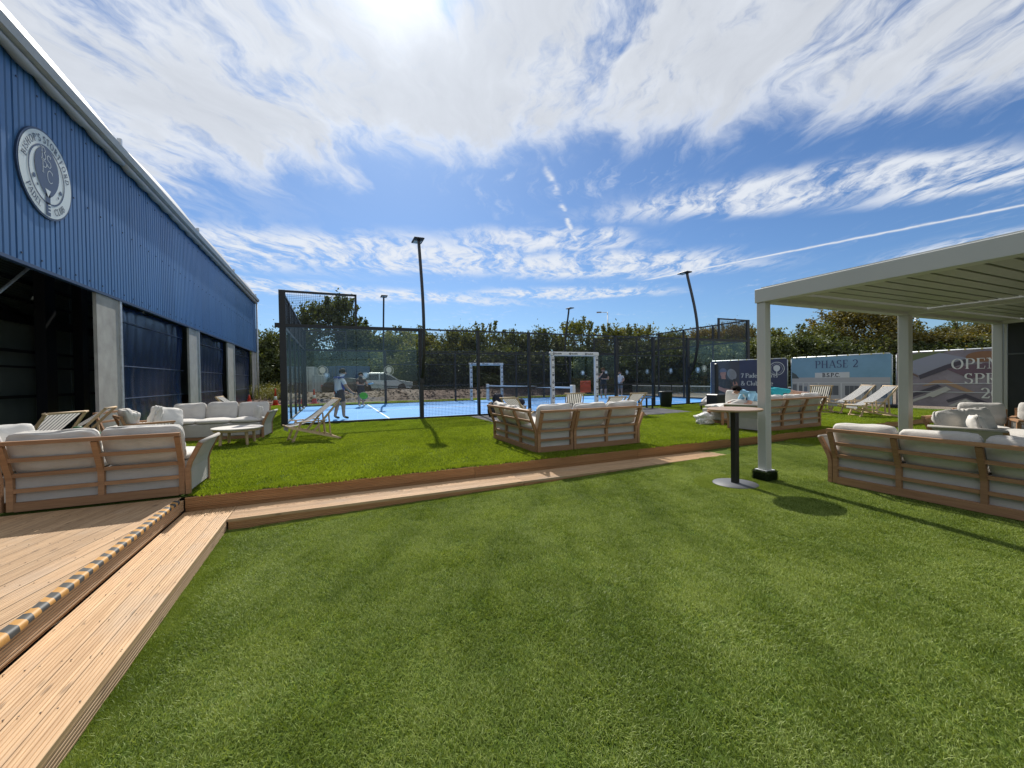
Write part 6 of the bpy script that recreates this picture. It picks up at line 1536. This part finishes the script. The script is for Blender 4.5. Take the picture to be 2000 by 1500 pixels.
    hme = bpy.data.meshes.new('hair'); hb.to_mesh(hme); hb.free(); hme.materials.append(hm_); hme.polygons.foreach_set('use_smooth', [True] * len(hme.polygons)); link('hair', hme, o)
    ft_ = MB(); eye = jw + (cr - jw) * .42
    for s_ in (-1, 1):
        p = eye + sdv * .03 * s_ + fw * .078; ft_.lathe([(.003, -.008), (.011, 0), (.003, .008)], 8, p)
    ft_.build('eyes', pmat('eye_dark', (.02, .015, .012), .3), o)
    nb = MB(); p = jw + (cr - jw) * .18 + fw * .07; nb.tube([p + up * .035, p + up * .005 + fw * .022, p - up * .006 + fw * .012], [.008, .012, .009], 8); nb.build('nose', bme.materials[0], o, True)
    eb = MB()
    for s_ in (-1, 1): p = eye - up * .01 + sdv * .083 * s_; eb.tube([p - up * .028, p - fw * .008, p + up * .03 - fw * .006], [.008, .013, .010], 6)
    eb.build('ears', bme.materials[0], o, True)
    mb2 = MB(); p = jw - up * .005 + fw * .066; mb2.tube([p - sdv * .022, p + fw * .006, p + sdv * .022], [.004, .007, .004], 6); mb2.build('mouth', pmat('lips', (.28, .10, .08), .5), o, True)
    return o
SK = (.42, .24, .17)
def racket(label, loc, rot, col, ccol):
    o = thing('padel_racket', label, 'racket', loc); o.rotation_euler = rot
    b = MB(); b.prism([(.115 * math.cos(a), .30 + .135 * math.sin(a)) for a in [2 * math.pi * k / 28 for k in range(28)]], 'y', -.018, .018); b.build('face', pmat('racket_' + ccol, col, .45), o)
    f2 = MB(); vs = []
    f2.tube([(.118 * math.cos(a), 0, .30 + .138 * math.sin(a)) for a in [2 * math.pi * k / 28 for k in range(29)]], .012, 6); f2.build('rim', pmat('racket_rim', (.25, .27, .27), .4), o, True)
    MB().tube([(0, 0, -.10), (0, 0, .10), (0, 0, .17)], [.017, .016, .022], 8).build('handle', M['dark_rubber'], o, True)
    for s_ in (-1, 1): MB().bar((0, 0, .10), (s_ * .06, 0, .20), .014, .02).build('throat', M['racket_rim'], o)
    return o
# player in white polo, walking to the right, looking down at his racket
p1 = person('player in white and royal blue polo and dark shorts, looking down, behind the left glass', (.22, 14.95, .008), R(-62),
    dict(chest=(0, .02, 1.27), neckb=(0, .03, 1.42), neck=(0, .06, 1.475), jaw=(0, .125, 1.525), crown=(0, .125, 1.625), elr=(.23, .07, 1.10), wrr=(.20, .27, .90), par=(.19, .33, .85), ell=(-.22, .06, 1.10), wrl=(-.17, .24, .92), pal=(-.15, .30, .88),
         knl=(-.1, -.02, .49), anl=(-.1, -.10, .09), tol=(-.11, .05, .035), knr=(.1, .05, .49), anr=(.1, .06, .09), tor=(.11, .21, .035)),
    dict(skin=SK, top=(.62, .66, .72), bottom=(.03, .032, .045), shoe=(.02, .024, .02), look=(0, .8, -.6)), 1.0, (.016, .012, .010), sleeves=.75, shorts=.68)
yk = MB(); rr = random.Random(1)
for s_ in (-1, 1):
    yk.add([(s_ * .05, -.105, 1.455), (s_ * .21, -.055, 1.415), (s_ * .215, .06, 1.415), (s_ * .05, .10, 1.45), (s_ * .15, -.115, 1.36)], [(0, 1, 2, 3), (0, 4, 1)])
    yk.add([(s_ * .152, -.03, 1.30), (s_ * .150, .05, 1.30), (s_ * .142, .09, 1.02), (s_ * .140, .03, .98), (s_ * .146, -.02, 1.12)], [(0, 1, 2, 3, 4)])
yk.build('blue_yoke', pmat('polo_blue', (.02, .06, .30), .8), p1)
racket('bright green padel racket in the hand of the player in white', (.70, 14.88, .87), (0, R(106), R(-14)), (.07, .45, .06), 'green')
person('player in dark clothes and white shoes behind the one in white', (1.32, 21.9, .008), R(-150),
    dict(elr=(.22, .10, 1.12), wrr=(.16, .30, 1.10), par=(.14, .36, 1.10), ell=(-.22, .12, 1.12), wrl=(-.12, .30, 1.05), pal=(-.09, .35, 1.05)),
    dict(skin=SK, top=(.05, .035, .032), bottom=(.03, .03, .035), shoe=(.68, .69, .70)), 1.0, (.03, .02, .014), shorts=.7)
racket('pale padel racket held by the player in dark clothes', (1.50, 21.52, 1.10), (R(75), R(10), R(60)), (.5, .52, .52), 'pale')
person('player in black T-shirt with hand at his chin beside the large gate frame', (15.1, 20.4, .008), R(150),
    dict(elr=(.24, .10, 1.14), wrr=(.10, .20, 1.36), par=(.06, .18, 1.43), ell=(-.24, .08, 1.10), wrl=(-.02, .22, 1.10), pal=(.05, .22, 1.12)),
    dict(skin=SK, top=(.02, .02, .025), bottom=(.035, .033, .035), shoe=(.4, .4, .4)), 1.07, (.22, .13, .06), shorts=.85)
racket('dark padel racket hanging at the side of the player in black', (14.86, 20.25, .72), (R(170), R(10), R(40)), (.025, .025, .03), 'dark')
person('player in white T-shirt and grey shorts at the far right of the court', (17.4, 21.7, .008), R(120),
    dict(elr=(.24, .02, 1.12), wrr=(.22, .20, .98), par=(.20, .26, .95), ell=(-.24, .02, 1.12), wrl=(-.2, .2, .98), pal=(-.18, .26, .95)),
    dict(skin=SK, top=(.66, .66, .70), bottom=(.16, .16, .17), shoe=(.6, .6, .6)), .97, (.05, .04, .035), shorts=.8)
# two seated people (pelvis on the seat, z about .52)
def seated(**kw):
    J = dict(pelvis=(0, 0, .60), waist=(0, -.02, .74), chest=(0, -.03, .92), neckb=(0, -.03, 1.07), neck=(0, -.01, 1.13), jaw=(0, .03, 1.19), crown=(0, .02, 1.285), shl=(-.165, -.03, 1.03), shr=(.165, -.03, 1.03),
             hpl=(-.09, .04, .58), hpr=(.09, .04, .58), knl=(-.12, .44, .60), knr=(.12, .44, .60), anl=(-.12, .52, .12), anr=(.12, .52, .12), tol=(-.12, .66, .05), tor=(.12, .66, .05))
    J.update(kw); return J
person('man in light blue T-shirt with pale trousers, bent over his hands on the right sofa', (9.42, 6.52, -.02), R(62),
    seated(waist=(0, .08, .72), chest=(0, .20, .84), neckb=(0, .32, .90), neck=(0, .38, .91), jaw=(0, .46, .88), crown=(0, .50, .955), shl=(-.17, .25, .87), shr=(.17, .25, .87), ell=(-.22, .34, .62), wrl=(-.10, .52, .60), pal=(-.06, .58, .61), elr=(.22, .34, .62), wrr=(.10, .52, .60), par=(.06, .58, .61),
           knl=(-.12, .50, .66), anl=(-.10, .86, .50), tol=(-.10, .98, .60), knr=(.12, .50, .66), anr=(.08, .82, .48), tor=(.08, .94, .58)),
    dict(skin=SK, top=(.26, .50, .68), bottom=(.50, .48, .44), shoe=(.66, .66, .67), look=(0, .6, -.8)), 1.0, (.012, .010, .009), shorts=2, sleeves=.7)
person('person in teal top resting one arm along the back of the right sofa', (10.0, 6.56, -.02), R(8),
    seated(shr=(.16, -.06, .92), elr=(.40, -.20, .845), wrr=(.62, -.28, .835), par=(.70, -.30, .825), shl=(-.16, .0, .94), chest=(0, -.03, .82), neckb=(-.04, .02, .94), neck=(-.07, .07, .965), jaw=(-.11, .12, .965), crown=(-.15, .18, .99), waist=(0, .0, .68),
           ell=(-.22, .2, .72), wrl=(-.10, .36, .66), pal=(-.06, .42, .66)),
    dict(skin=SK, top=(.01, .30, .36), bottom=(.12, .13, .16), shoe=(.3, .3, .3)), 1.0, (.03, .02, .015), shorts=2, sleeves=.55)
